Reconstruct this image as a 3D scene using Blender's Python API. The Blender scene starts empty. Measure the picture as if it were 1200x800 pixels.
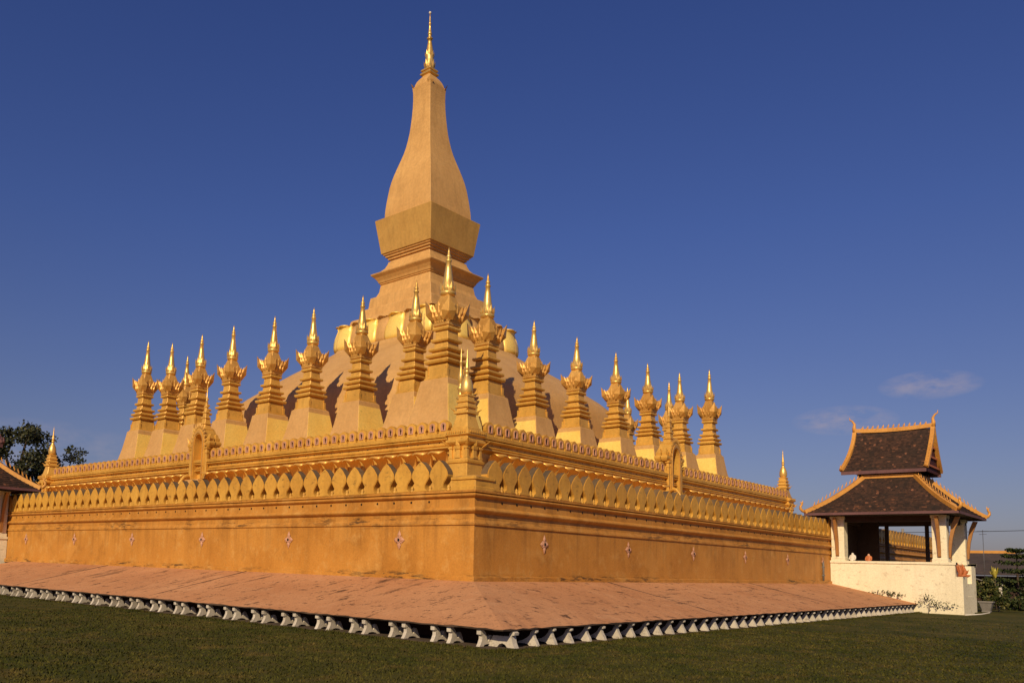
import bpy, bmesh, math, random
from math import sin, cos, pi, radians, sqrt, atan2
from mathutils import Vector, Matrix
random.seed(7)
G = 1.3285                    # lawn level below the foot of the outer wall: everything is lifted by this at the end
scene = bpy.context.scene
col = scene.collection
CX, CY = 34.0, 33.253         # middle of the monument
B1, B2 = 12.775, 10.870       # near corner of the middle terrace

# ------------------------------------------------------------------ materials
def new_mat(name):
    m = bpy.data.materials.new(name); m.use_nodes = True
    nt = m.node_tree; nt.nodes.clear()
    out = nt.nodes.new('ShaderNodeOutputMaterial')
    b = nt.nodes.new('ShaderNodeBsdfPrincipled')
    nt.links.new(b.outputs[0], out.inputs[0])
    return m, nt, b
def N(nt, t, **kw):
    n = nt.nodes.new(t)
    for k, v in kw.items(): setattr(n, k, v)
    return n
def pos_vec(nt, scale=(1, 1, 1)):
    g = N(nt, 'ShaderNodeNewGeometry'); mp = N(nt, 'ShaderNodeMapping'); mp.inputs['Scale'].default_value = scale
    nt.links.new(g.outputs['Position'], mp.inputs[0]); return mp.outputs[0]
def noise(nt, vec, scale, detail=5, rough=.6):
    n = N(nt, 'ShaderNodeTexNoise'); n.inputs['Scale'].default_value = scale
    n.inputs['Detail'].default_value = detail; n.inputs['Roughness'].default_value = rough
    nt.links.new(vec, n.inputs['Vector']); return n.outputs['Fac']
def ramp(nt, fac, stops):
    r = N(nt, 'ShaderNodeValToRGB'); e = r.color_ramp.elements
    while len(e) < len(stops): e.new(.5)
    for i, (p, c) in enumerate(stops):
        e[i].position = p; e[i].color = (*c, 1) if len(c) == 3 else (c[0], c[0], c[0], 1)
    nt.links.new(fac, r.inputs[0]); return r.outputs['Color']
def mix(nt, a, b, fac, mode='MIX'):
    m = N(nt, 'ShaderNodeMix', data_type='RGBA', blend_type=mode)
    for sock, v in ((m.inputs[0], fac), (m.inputs[6], a), (m.inputs[7], b)):
        if isinstance(v, (int, float)): sock.default_value = v
        elif isinstance(v, tuple): sock.default_value = (*v, 1)
        else: nt.links.new(v, sock)
    return m.outputs[2]
def bump(nt, b, h, strength, dist=.02):
    bp = N(nt, 'ShaderNodeBump'); bp.inputs['Strength'].default_value = strength; bp.inputs['Distance'].default_value = dist
    nt.links.new(h, bp.inputs['Height']); nt.links.new(bp.outputs[0], b.inputs['Normal'])
def paint(name, base, dark=None, rough=.6, metal=0., streak=.35, grime=.0, grime_col=(.05, .03, .015), fine=14., bmp=.25, spec=.35):
    """weathered paint: broad blotches, vertical rain streaks, fine speckle, patches of grime"""
    m, nt, b = new_mat(name)
    dark = dark or tuple(c * .72 for c in base)
    v = pos_vec(nt); vs = pos_vec(nt, (1, 1, .12))
    c = mix(nt, base, dark, ramp(nt, noise(nt, v, .55, 6), [(.35, (0,)), (.72, (1,))]))
    if streak:
        s = ramp(nt, noise(nt, vs, 2.6, 6, .65), [(.46, (0,)), (.78, (streak,))])
        c = mix(nt, c, tuple(x * .55 for x in dark), s)
    sp = ramp(nt, noise(nt, v, fine, 4), [(.3, (.86,)), (.7, (1.1,))])
    c = mix(nt, c, sp, .8, 'MULTIPLY')
    if grime:
        g = ramp(nt, noise(nt, pos_vec(nt, (1, 1, 1.8)), 3.1, 8, .72), [(.56, (0,)), (.66, (grime,))])
        c = mix(nt, c, grime_col, g)
    nt.links.new(c, b.inputs['Base Color'])
    rr = ramp(nt, noise(nt, v, 3., 4), [(.3, (rough - .08,)), (.7, (min(1, rough + .1),))])
    nt.links.new(rr, b.inputs['Roughness'])
    b.inputs['Metallic'].default_value = metal
    b.inputs['Specular IOR Level'].default_value = spec
    if bmp: bump(nt, b, noise(nt, v, 9., 6), bmp, .03)
    return m
def wall_paint():
    """gold-ochre wall of the outer terrace with black mildew along the ledges and splash marks at the foot"""
    m, nt, b = new_mat('ochre_wall')
    v = pos_vec(nt); vs = pos_vec(nt, (1, 1, .07))
    c = mix(nt, (.55, .25, .045), (.43, .18, .027), ramp(nt, noise(nt, v, .5, 6), [(.32, (0,)), (.72, (1,))]))
    c = mix(nt, c, (.60, .34, .10), ramp(nt, noise(nt, v, 1.7, 7, .72), [(.52, (0,)), (.68, (.6,))]))
    c = mix(nt, c, (.30, .125, .018), ramp(nt, noise(nt, v, .9, 7, .7), [(.52, (0,)), (.66, (.55,))]))
    c = mix(nt, c, (.22, .095, .014), ramp(nt, noise(nt, vs, 2.2, 6, .6), [(.5, (0,)), (.8, (.3,))]))
    g = N(nt, 'ShaderNodeNewGeometry'); sx = N(nt, 'ShaderNodeSeparateXYZ'); nt.links.new(g.outputs['Position'], sx.inputs[0])
    def band(z0, z1, amount, th):
        mr = N(nt, 'ShaderNodeMapRange'); mr.inputs[1].default_value = z0 + G; mr.inputs[2].default_value = z1 + G
        nt.links.new(sx.outputs[2], mr.inputs[0])
        n = ramp(nt, noise(nt, pos_vec(nt, (.5, .5, 3)), 2.4, 8, .75), [(th, (0,)), (th + .07, (1,))])
        n = mix(nt, n, ramp(nt, noise(nt, v, .33, 4, .6), [(.42, (.05,)), (.62, (1,))]), 1., 'MULTIPLY')
        w = ramp(nt, mr.outputs[0], [(0., (0,)), (.4, (amount,)), (.7, (amount,)), (1., (0,))])
        return mix(nt, n, w, 1., 'MULTIPLY')
    c = mix(nt, c, (.05, .028, .012), band(1.44, 1.98, .9, .50))
    c = mix(nt, c, (.045, .028, .014), band(-.12, .24, .9, .50))
    c = mix(nt, c, (.05, .03, .012), band(2.44, 2.76, .85, .51))
    mr = N(nt, 'ShaderNodeMapRange'); mr.inputs[1].default_value = .35 + G; mr.inputs[2].default_value = 1.57 + G; nt.links.new(sx.outputs[2], mr.inputs[0])
    fade = ramp(nt, mr.outputs[0], [(0, (0,)), (.9, (.36,)), (1, (.36,))])
    st = ramp(nt, noise(nt, pos_vec(nt, (1, 1, .05)), 3.4, 7, .7), [(.50, (0,)), (.62, (1,))])
    c = mix(nt, c, (.20, .085, .018), mix(nt, st, fade, 1., 'MULTIPLY'))
    c = mix(nt, c, (.62, .33, .085), ramp(nt, noise(nt, v, .8, 2, .4), [(.60, (0,)), (.63, (.2,))]))
    c = mix(nt, c, (.05, .03, .012), ramp(nt, noise(nt, v, 1.9, 9, .78), [(.655, (0,)), (.69, (.75,))]))
    sp = ramp(nt, noise(nt, v, 16, 4), [(.3, (.86,)), (.7, (1.12,))])
    c = mix(nt, c, sp, .8, 'MULTIPLY')
    nt.links.new(c, b.inputs['Base Color']); b.inputs['Roughness'].default_value = .55
    b.inputs['Specular IOR Level'].default_value = .3
    bump(nt, b, noise(nt, v, 6., 8), .3, .03)
    return m
def apron_mat():
    m, nt, b = new_mat('terracotta_screed')
    v = pos_vec(nt)
    c = mix(nt, (.56, .275, .128), (.47, .215, .095), ramp(nt, noise(nt, v, .45, 7), [(.35, (0,)), (.68, (1,))]))
    c = mix(nt, c, (.60, .33, .17), ramp(nt, noise(nt, v, 1.5, 6), [(.55, (0,)), (.75, (.6,))]))
    # dark pits, stretched mildew flecks and long stains running down the slope
    for sc, th, am, vec in ((2.4, .585, .85, (1, 1, 1)), (1.5, .59, .8, (.45, 1.6, 1)), (1.5, .615, .75, (1.6, .45, 1)), (.55, .60, .5, (.28, 1, 1))):
        c = mix(nt, c, (.07, .035, .02), ramp(nt, noise(nt, pos_vec(nt, vec), sc, 9, .74), [(th, (0,)), (th + .05, (am,))]))
    c = mix(nt, c, (.08, .04, .022), ramp(nt, noise(nt, pos_vec(nt, (1, 1, 1)), 7, 4, .55), [(.64, (0,)), (.68, (.7,))]))
    sp = ramp(nt, noise(nt, v, 18, 5), [(.3, (.8,)), (.7, (1.12,))])
    c = mix(nt, c, sp, .8, 'MULTIPLY')
    nt.links.new(c, b.inputs['Base Color']); b.inputs['Roughness'].default_value = .85
    b.inputs['Specular IOR Level'].default_value = .2
    bump(nt, b, noise(nt, v, 5., 8), .4, .03)
    return m
def roof_tiles():
    m, nt, b = new_mat('dark_clay_tiles')
    v = pos_vec(nt)
    t = N(nt, 'ShaderNodeTexVoronoi'); t.inputs['Scale'].default_value = 1.; t.inputs['Randomness'].default_value = .5
    nt.links.new(pos_vec(nt, (8, 8, 9)), t.inputs['Vector'])
    sp = N(nt, 'ShaderNodeSeparateColor'); nt.links.new(t.outputs['Color'], sp.inputs[0])
    c = ramp(nt, sp.outputs[0], [(0, (.028, .014, .010)), (.5, (.050, .025, .016)), (.93, (.078, .036, .021)), (.97, (.15, .06, .03)), (1, (.26, .11, .06))])
    c = mix(nt, c, (.02, .016, .013), ramp(nt, noise(nt, v, 1.2, 6), [(.4, (0,)), (.7, (.7,))]))
    nt.links.new(c, b.inputs['Base Color']); b.inputs['Roughness'].default_value = .8
    b.inputs['Specular IOR Level'].default_value = .25
    bump(nt, b, sp.outputs[1], .5, .03)
    return m
def leaf_mat(name, a, b_, hi):
    m, nt, b = new_mat(name)
    g = N(nt, 'ShaderNodeNewGeometry')
    c = ramp(nt, g.outputs['Random Per Island'], [(0, a), (.55, b_), (1, hi)])
    nt.links.new(c, b.inputs['Base Color']); b.inputs['Roughness'].default_value = .6
    b.inputs['Specular IOR Level'].default_value = .25
    return m
def lawn_mat(name, blade=False):
    m, nt, b = new_mat(name)
    v = pos_vec(nt)
    c = mix(nt, (.040, .046, .007), (.082, .070, .015), ramp(nt, noise(nt, v, .42, 7, .65), [(.36, (0,)), (.66, (1,))]))
    c = mix(nt, c, (.13, .085, .024), ramp(nt, noise(nt, v, 1.3, 7, .7), [(.50, (0,)), (.68, (.7,))]))
    c = mix(nt, c, (.030, .036, .006), ramp(nt, noise(nt, pos_vec(nt, (1, 1, 1)), .23, 5), [(.5, (0,)), (.7, (.7,))]))
    if blade:
        g = N(nt, 'ShaderNodeNewGeometry')
        c = mix(nt, c, ramp(nt, g.outputs['Random Per Island'], [(0, (.8,)), (.85, (1.08,)), (1, (1.25,))]), 1., 'MULTIPLY')
    nt.links.new(c, b.inputs['Base Color']); b.inputs['Roughness'].default_value = .9
    b.inputs['Specular IOR Level'].default_value = .1
    return m

M = dict(
    wall=wall_paint(),
    merlon=paint('ochre_merlon_paint', (.66, .36, .06), (.50, .24, .035), .5, streak=.5, grime=.5, fine=10),
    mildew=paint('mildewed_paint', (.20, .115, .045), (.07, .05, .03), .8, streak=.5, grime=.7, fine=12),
    gold=paint('gold_paint', (.74, .42, .085), (.56, .29, .048), .4, .18, streak=.45, grime=.35),
    dome=paint('matte_gold_dome', (.58, .335, .12), (.50, .275, .09), .6, 0, streak=.22, fine=6, bmp=.15),
    tower=paint('gold_tower', (.66, .375, .125), (.56, .305, .095), .55, .05, streak=.4, fine=5, bmp=.12),
    bowl=paint('olive_gold_bowl', (.54, .31, .08), (.46, .25, .06), .6, .05, streak=.4, fine=5, bmp=.12),
    shiny=paint('bright_gold_leaf', (.97, .70, .185), (.92, .59, .125), .34, .2, streak=.12, fine=8, bmp=.2),
    petal=paint('gold_petal', (.80, .45, .11), (.66, .33, .06), .36, .4, streak=.2, fine=8, bmp=.2),
    finial=paint('polished_gold', (.86, .56, .17), (.66, .38, .09), .34, .55, streak=.1, fine=20, bmp=.2),
    relief=paint('gold_relief', (.74, .42, .11), (.46, .22, .04), .42, .3, streak=.2, fine=25, bmp=.4),
    pink=paint('pink_stucco', (.58, .32, .21), (.44, .21, .12), .7, streak=.3, grime=.3),
    black=paint('dark_recess', (.012, .008, .006), rough=.9, streak=0, bmp=0),
    apron=apron_mat(),
    edge=paint('blackened_edge', (.12, .075, .05), (.03, .022, .016), .9, streak=.5, grime=.8, fine=20),
    recess_shade=paint('shade_darkened_brown', (.06, .022, .010), (.03, .012, .006), .85, streak=.4),  # brown taken near black: shade of the recess and slots put into the colour
    white=paint('white_limewash', (.74, .68, .58), (.60, .53, .42), .7, streak=.3, grime=.25, grime_col=(.16, .12, .08)),
    cream=paint('cream_limewash', (.84, .75, .54), (.76, .66, .45), .75, streak=.25, grime=.45, grime_col=(.22, .15, .08)),
    tiles=roof_tiles(),
    ridge=paint('ochre_ridge_plaster', (.66, .32, .07), (.50, .22, .04), .5, streak=.3, grime=.3),
    wood=paint('dark_timber', (.055, .026, .016), (.03, .015, .01), .7, streak=.5, bmp=.1),
    strut=paint('carved_gilt_timber', (.42, .20, .06), (.28, .11, .03), .55, streak=.4),
    fascia=paint('mauve_fascia_board', (.16, .075, .075), (.10, .045, .045), .7, streak=.4),
    red=paint('dark_red_gable', (.075, .014, .012), rough=.7, streak=.3),
    terra=paint('orange_terracotta', (.52, .16, .05), (.38, .11, .035), .6, streak=.2),
    concrete=paint('grey_concrete', (.22, .20, .18), (.14, .125, .11), .85, streak=.3),
    slate=paint('grey_brown_roof', (.075, .055, .05), (.045, .035, .032), .8, streak=.3, fine=10),
    bark=paint('bark', (.09, .06, .04), rough=.9, streak=.2),
    metal=paint('dull_metal', (.12, .12, .13), rough=.5, metal=.4, streak=0, bmp=0),
    leafdark=leaf_mat('dark_leaves', (.012, .022, .006), (.030, .045, .010), (.07, .08, .02)),
    leaftree=leaf_mat('brownish_tree_leaves', (.016, .022, .008), (.035, .040, .014), (.08, .075, .03)),
    leafmid=leaf_mat('olive_leaves', (.020, .032, .007), (.05, .062, .014), (.13, .11, .03)),
    leafyellow=leaf_mat('yellow_leaves', (.30, .24, .03), (.45, .36, .05), (.55, .47, .10)),
    lawn=lawn_mat('lawn_ground'), blades=lawn_mat('lawn_blades', True),
    skin=paint('tan_skin', (.36, .20, .13), rough=.6, streak=0, bmp=0),
)

# ------------------------------------------------------------------ mesh builder
class MB:
    def __init__(s): s.v = []; s.f = []; s.mi = []; s.sm = []
    def add(s, verts, faces, mi=0, smooth=False):
        o = len(s.v); s.v += [tuple(q) for q in verts]
        for f in faces: s.f.append([i + o for i in f]); s.mi.append(mi); s.sm.append(smooth)
    def loft(s, rings, mi=0, smooth=False, cap=True, closed=True):
        n = len(rings[0]); V = [p for r in rings for p in r]; F = []
        for k in range(len(rings) - 1):
            for i in range(n if closed else n - 1):
                j = (i + 1) % n
                F.append([k * n + i, k * n + j, (k + 1) * n + j, (k + 1) * n + i])
        if cap:
            F.append(list(range(n))[::-1]); F.append([(len(rings) - 1) * n + i for i in range(n)])
        s.add(V, F, mi, smooth)
    def box(s, x0, x1, y0, y1, z0, z1, mi=0):
        s.loft([[(x0, y0, z), (x1, y0, z), (x1, y1, z), (x0, y1, z)] for z in (z0, z1)], mi)
    def squares(s, prof, mi=0, c=(0, 0), cham=.03, cap=True):
        """stack of square sections with slightly eased corners; prof = [(z, half width)] bottom to top"""
        R = []
        for z, h in prof:
            k = min(cham, h * .3); x, y = c
            R.append([(x + a, y + b, z) for a, b in ((h, -h + k), (h, h - k), (h - k, h), (-h + k, h), (-h, h - k), (-h, -h + k), (-h + k, -h), (h - k, -h))])
        s.loft(R, mi, False, cap)
    def lathe(s, prof, n=16, c=(0, 0, 0), mi=0, smooth=True):
        R = [[(c[0] + max(r, .001) * cos(2 * pi * i / n), c[1] + max(r, .001) * sin(2 * pi * i / n), c[2] + z) for i in range(n)] for z, r in prof]
        s.loft(R, mi, smooth)
    def tube(s, pts, rad, n=8, mi=0, smooth=True):
        pts = [Vector(p) for p in pts]; R = []
        for i, p in enumerate(pts):
            d = (pts[min(i + 1, len(pts) - 1)] - pts[max(i - 1, 0)]).normalized()
            a = d.orthogonal().normalized() if i == 0 else (pa - d * pa.dot(d)).normalized()
            pa = a; b = d.cross(a); r = rad[i] if isinstance(rad, (list, tuple)) else rad
            R.append([tuple(p + (a * cos(2 * pi * k / n) + b * sin(2 * pi * k / n)) * r) for k in range(n)])
        s.loft(R, mi, smooth)
    def prism(s, outline, fn, d0, d1, mi=0):
        """outline [(a,b)] extruded from depth d0 to d1, fn(a,b,d) gives the point"""
        A = [fn(a, b, d0) for a, b in outline]; Bv = [fn(a, b, d1) for a, b in outline]; n = len(outline)
        s.add(A + Bv, [list(range(n))[::-1], list(range(n, 2 * n))] + [[i, (i + 1) % n, n + (i + 1) % n, n + i] for i in range(n)], mi)
    def bar(s, a, b, w, h, mi=0, up=(0, 0, 1)):
        a = Vector(a); b = Vector(b); d = (b - a).normalized(); sd = d.cross(Vector(up)).normalized(); u = sd.cross(d)
        s.loft([[tuple(p + sd * i * w / 2 + u * j * h / 2) for i, j in ((-1, -1), (1, -1), (1, 1), (-1, 1))] for p in (a, b)], mi)
    def leaf(s, base, tip, width, thick, mi=0, side=None):
        """pointed solid leaf from base to tip"""
        a = Vector(base); t = Vector(tip); d = (t - a)
        sd = Vector(side).normalized() if side else d.cross(Vector((0, 0, 1))).normalized()
        nn = sd.cross(d).normalized(); m = a + d * .4
        V = [a - sd * width * .3, a + sd * width * .3, m - sd * width * .5, m + sd * width * .5, t, m + nn * thick, m - nn * thick]
        s.add(V, [[0, 1, 5], [0, 5, 2], [1, 3, 5], [2, 5, 4], [3, 4, 5], [0, 6, 1], [0, 2, 6], [1, 6, 3], [2, 4, 6], [3, 6, 4]], mi)
    def build(s, name, mats, parent=None, fix=True):
        me = bpy.data.meshes.new(name); me.from_pydata(s.v, [], s.f)
        for m in mats: me.materials.append(m)
        me.polygons.foreach_set('material_index', s.mi); me.polygons.foreach_set('use_smooth', s.sm)
        if fix:
            bm = bmesh.new(); bm.from_mesh(me); bmesh.ops.recalc_face_normals(bm, faces=bm.faces); bm.to_mesh(me); bm.free()
        me.update()
        o = bpy.data.objects.new(name, me); col.objects.link(o)
        if parent: o.parent = parent
        return o
def tag(o, label=None, cat=None, group=None, kind=None):
    for k, v in (('label', label), ('category', cat), ('group', group), ('kind', kind)):
        if v: o[k] = v
    return o
def thing(name, label, cat, loc=(0, 0, 0), rz=0, group=None):
    o = bpy.data.objects.new(name, None); col.objects.link(o); o.empty_display_size = .3
    o.location = loc; o.rotation_euler = (0, 0, rz); return tag(o, label, cat, group)
def children(o): return [c for c in bpy.data.objects if c.parent is o]
def copy_tree(o, parent=None):
    kids = list(o.children)
    c = o.copy(); col.objects.link(c); c.parent = parent
    for k in kids: copy_tree(k, c)
    return c
def put(src, name, parent, loc, rz=0, scale=None):
    c = copy_tree(src, parent); c.location = loc; c.rotation_euler = (0, 0, rz)
    if scale: c.scale = scale
    return c

# frames of the two visible sides: u along the wall from the near corner, v outwards, z up
class Side:
    def __init__(s, left, ox, oy): s.left = left; s.ox = ox; s.oy = oy
    def p(s, u, v, z): return (s.ox - v, s.oy + u, z) if s.left else (s.ox + u, s.oy - v, z)
    @property
    def rz(s): return -pi / 2 if s.left else 0.      # turns a piece modelled with its front to -y
def sweep(mb, side, prof, L, mi_of=None, far_mitre=True, seg=1):
    """moulding profile [(v,z)] swept along a side, mitred at the near corner and the far corner"""
    n = len(prof)
    def ring(t): return [side.p((-v) * (1 - t) + (L + (v if far_mitre else 0)) * t, v, z) for v, z in prof]
    R = [ring(k / seg) for k in range(seg + 1)]
    for i in range(n - 1):
        for k in range(seg):
            mb.add([R[k][i], R[k + 1][i], R[k + 1][i + 1], R[k][i + 1]], [[0, 1, 2, 3]], mi_of(prof[i], prof[i + 1]) if mi_of else 0)
    mb.add(R[-1], [list(range(n))], 0)
def torus(v, z0, z1, bulge, n=6):
    return [(v + bulge * sin(pi * k / n), z0 + (z1 - z0) * k / n) for k in range(n + 1)]

# ------------------------------------------------------------------ ground
def disc_ground():
    mb = MB(); n = 64
    rad = [0, 20, 60, 150, 400, 1200, 3000]
    V = [(20, 10, 0)]
    for r in rad[1:]: V += [(20 + r * cos(2 * pi * i / n), 10 + r * sin(2 * pi * i / n), 0) for i in range(n)]
    F = [[0, 1 + i, 1 + (i + 1) % n] for i in range(n)]
    for k in range(len(rad) - 2):
        for i in range(n):
            j = (i + 1) % n; F.append([1 + k * n + i, 1 + (k + 1) * n + i, 1 + (k + 1) * n + j, 1 + k * n + j])
    mb.add(V, F)
    return tag(mb.build('lawn', [M['lawn']], fix=False), kind='structure')
lawn = disc_ground(); lawn.location.z = -G

CAM = Vector((-18.885, -15.130, .4353)); YAW, PITCH, ROLL, F = .7436, .11403, .02785, 1001.6
def grass():
    """short mown blades over the part of the lawn in front of the apron"""
    V = []; Fc = []; rnd = random.Random(3); n = 0
    fx, fy = cos(YAW), sin(YAW)
    while n < 150000:
        d = 4.2 + 26 * rnd.random() ** 1.7
        a = YAW + .13 + (rnd.random() - .5) * 1.45
        d = d if rnd.random() < .75 else d * 1.5
        x = CAM.x + d * cos(a - .23); y = CAM.y + d * sin(a - .23)
        if x > -4.25 and y > -4.25: continue
        if x > 29 and y > -8: continue
        h = rnd.uniform(.018, .05); w = rnd.uniform(.006, .012) * (1 + d * .05)
        t = rnd.random() * pi; lx = rnd.uniform(-.03, .03); ly = rnd.uniform(-.03, .03)
        o = len(V)
        V += [(x - w * cos(t), y - w * sin(t), -G), (x + w * cos(t), y + w * sin(t), -G), (x + lx, y + ly, -G + h)]
        Fc.append((o, o + 1, o + 2)); n += 1
    for k in range(16000):                                       # longer tufts along the kerb
        q = rnd.uniform(-4.6, 33); e = -4.2 - abs(rnd.gauss(0, .10)) - .02
        x, y = (e, q) if rnd.random() < .5 else (q, e)
        if x < -4.8 or y < -4.8: continue
        h = rnd.uniform(.03, .12) * (.4 + .6 * abs(sin(q * 1.7) * sin(q * .61 + 1))); w = .012; t = rnd.random() * pi; o = len(V)
        V += [(x - w * cos(t), y - w * sin(t), -G), (x + w * cos(t), y + w * sin(t), -G), (x + rnd.uniform(-.05, .05), y + rnd.uniform(-.05, .05), -G + h)]
        Fc.append((o, o + 1, o + 2))
    me = bpy.data.meshes.new('grass'); me.from_pydata(V, [], Fc); me.materials.append(M['blades'])
    o = bpy.data.objects.new('grass', me); col.objects.link(o)
    tag(o, 'short mown olive green grass covering the foreground lawn', 'grass', kind='stuff')
grass()

# ------------------------------------------------------------------ outer terrace walls
L1 = {True: 66.5, False: 68.0}
S1 = {True: Side(True, 0, 0), False: Side(False, 0, 0)}
P1 = ([(.09, -.05), (.09, .12), (.075, .135), (0, .14), (0, 1.57), (.04, 1.585), (.04, 1.63), (-.01, 1.74), (-.01, 1.90)]
      + torus(.03, 1.92, 2.10, .085) + [(.0, 2.11), (.0, 2.34)] + torus(.03, 2.36, 2.50, .075) + [(.10, 2.51), (.10, 2.57), (-.55, 2.57)])
def merlon_outline():
    h = [(0, .28), (.05, .26), (.08, .20), (.15, .185), (.23, .205), (.32, .27), (.42, .335), (.50, .352), (.58, .338), (.66, .295), (.73, .235), (.80, .18), (.86, .115), (.90, .06), (.925, .025)]
    g = []
    for k in range(len(h) - 1):                                  # smooth curve through the widths
        p0, p1, p2, p3 = h[max(k - 1, 0)], h[k], h[k + 1], h[min(k + 2, len(h) - 1)]
        for q in (0, .5):
            g.append(tuple(.5 * (2 * b + (c - a) * q + (2 * a - 5 * b + 4 * c - d) * q * q + (3 * b - a - 3 * c + d) * q ** 3) for a, b, c, d in zip(p0, p1, p2, p3)))
    g.append(h[-1])
    return [(w, z) for z, w in g] + [(0, .94)] + [(-w, z) for z, w in reversed(g)]
def proto_merlon():
    mb = MB(); o = merlon_outline()
    # eased front edge: slightly smaller face ring in front
    fn = lambda a, b, d: (a, d, b); n = len(o)
    mb.prism(o, fn, -.11, .13)
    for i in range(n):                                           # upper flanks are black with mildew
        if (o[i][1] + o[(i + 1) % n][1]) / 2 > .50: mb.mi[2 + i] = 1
    mb.prism([(a * .94, .025 + b * .95) for a, b in o], fn, -.125, -.109)
    mb.lathe([(0, .065), (.05, .07), (.08, .04), (.11, .06), (.15, .045), (.2, .01)], 8, (.36, -.06, .002))
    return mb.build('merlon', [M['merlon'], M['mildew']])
PM = proto_merlon()
def proto_vent():
    """pink four-petalled stucco flower with a dark vent hole"""
    t = MB()
    for k, (ln, w) in enumerate(((.30, .16), (.23, .16), (.30, .16), (.23, .16))):
        a = k * pi / 2; dx, dz = sin(a), cos(a)
        t.leaf((dx * .07, -.03, dz * .07), (dx * ln, -.015, dz * ln), w, .035, 0, (dz, 0, -dx))
        a += pi / 4; dx, dz = sin(a), cos(a)
        t.leaf((dx * .04, -.02, dz * .04), (dx * .16, -.01, dz * .16), .085, .03, 0, (dz, 0, -dx))
    t.prism([(.085 * cos(2 * pi * i / 12), .085 * sin(2 * pi * i / 12)) for i in range(12)], lambda a, b, d: (a, d, b), -.05, 0)
    o = t.build('flower_vent', [M['pink']])
    h = MB(); h.prism([(.045 * cos(2 * pi * i / 10), .05 * sin(2 * pi * i / 10)) for i in range(10)], lambda a, b, d: (a, d, b), -.056, -.02)
    h.build('vent_hole', [M['black']], o)
    return o
PV = proto_vent()
LAB1 = {True: 'long ochre outer wall with pointed merlons, its face in full sunlight', False: 'long ochre outer wall with pointed merlons, its face in shade, running to the tiled pavilion'}
for left in (True, False):
    s, L = S1[left], L1[left]
    t = thing('outer_wall', LAB1[left], 'wall', group='outer walls of the lowest terrace')
    mb = MB(); sweep(mb, s, P1, L)
    mb.build('wall_body', [M['wall']], t)
    sp = .7235 if left else .739; n = int((L - 1.2) / sp); u0 = 1.36 if left else .91
    if left: u0 -= sp * 0
    hm = MB()                                                    # little round drains in the groove below the merlons
    for k in range(n):
        uu = u0 + sp * (k + .5)
        hm.prism([(.035 * cos(2 * pi * i / 8), .035 * sin(2 * pi * i / 8)) for i in range(8)], lambda a, b, d: s.p(uu + a, d, 2.27 + b), -.05, .012)
    hm.build('drain_holes', [M['black']], t)
    for k in range(n):
        if u0 + sp * k > L - .5: break
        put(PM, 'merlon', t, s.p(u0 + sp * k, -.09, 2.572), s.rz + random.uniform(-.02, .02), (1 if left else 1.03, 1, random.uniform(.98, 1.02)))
    f0, fs, nf = (2.8915, 5.2825, 12) if left else (3.4782, 5.2936, 13)
    for k in range(nf):
        if f0 + fs * k > L - 1: break
        put(PV, 'flower_vent', t, s.p(f0 + fs * k, .0, 1.145), s.rz)
    if left:
        cb = MB()                                               # low corner block instead of a merlon
        cb.squares([(2.573, .47), (2.66, .47), (2.68, .43), (2.86, .43), (2.88, .47), (2.95, .47), (2.97, .42), (3.0, .36)], c=(.39, .39))
        cb.build('corner_block', [M['merlon']], t)
# pilaster strips at the near corner
deck = MB()
deck.add([(.5, .5, 2.566), (67.5, .5, 2.566), (67.5, 66, 2.566), (.5, 66, 2.566)], [[0, 1, 2, 3]])
tag(deck.build('terrace_floor', [M['dome']]), kind='structure')

# ------------------------------------------------------------------ sloping apron with bracket feet
AD = 4.185
def apron(left, Lend, label):
    s = S1[left]; t = thing('sloping_apron', label, 'apron', group='sloping terracotta aprons around the foot of the wall')
    mb = MB(); rnd = random.Random(5 + left); n = 150
    def row(v, z, j): return [s.p(-v + (Lend + v) * k / n, v + (rnd.uniform(-j, j) if 0 < k < n else 0), z + (rnd.uniform(-j, j) if 0 < k < n else 0)) for k in range(n + 1)]
    rows = [row(.05, .004, 0), row(1.4, -.285, .006), row(2.8, -.585, .006), row(AD, -.885, .012), row(AD - .012, -.918, .010), row(AD - .05, -.922, .012), row(2.9, -.68, 0)]
    for r in range(len(rows) - 1):
        for k in range(n):
            mb.add([rows[r][k], rows[r][k + 1], rows[r + 1][k + 1], rows[r + 1][k]], [[0, 1, 2, 3]], 0 if r < 3 else 1, r < 2)  # underside coloured dark too, deepening the shade below the slab
    mb.build('apron_slab', [M['apron'], M['edge']], t, fix=False)
    for u in ([10.4, 20.5] if left else [7.2, 19.5]):              # thin raised joints across the slab
        sm = MB(); sm.bar(s.p(u, .1, .006), s.p(u + rnd.uniform(-.1, .1), AD - .05, -.876), .035, .012)
        sm.build('joint', [M['edge']], t)
    bk = MB()
    sweep(bk, s, [(3.0, -G), (3.0, -.69)], Lend, far_mitre=False); bk.build('backing_wall', [M['recess_shade']], t)
    kb = MB()
    sweep(kb, s, [(AD + .03, -G - .05), (AD + .03, -G + .03), (2.95, -G + .034)], Lend, far_mitre=False); kb.build('kerb', [M['bark']], t)
    # end closing against the pavilion
    return t
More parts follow.
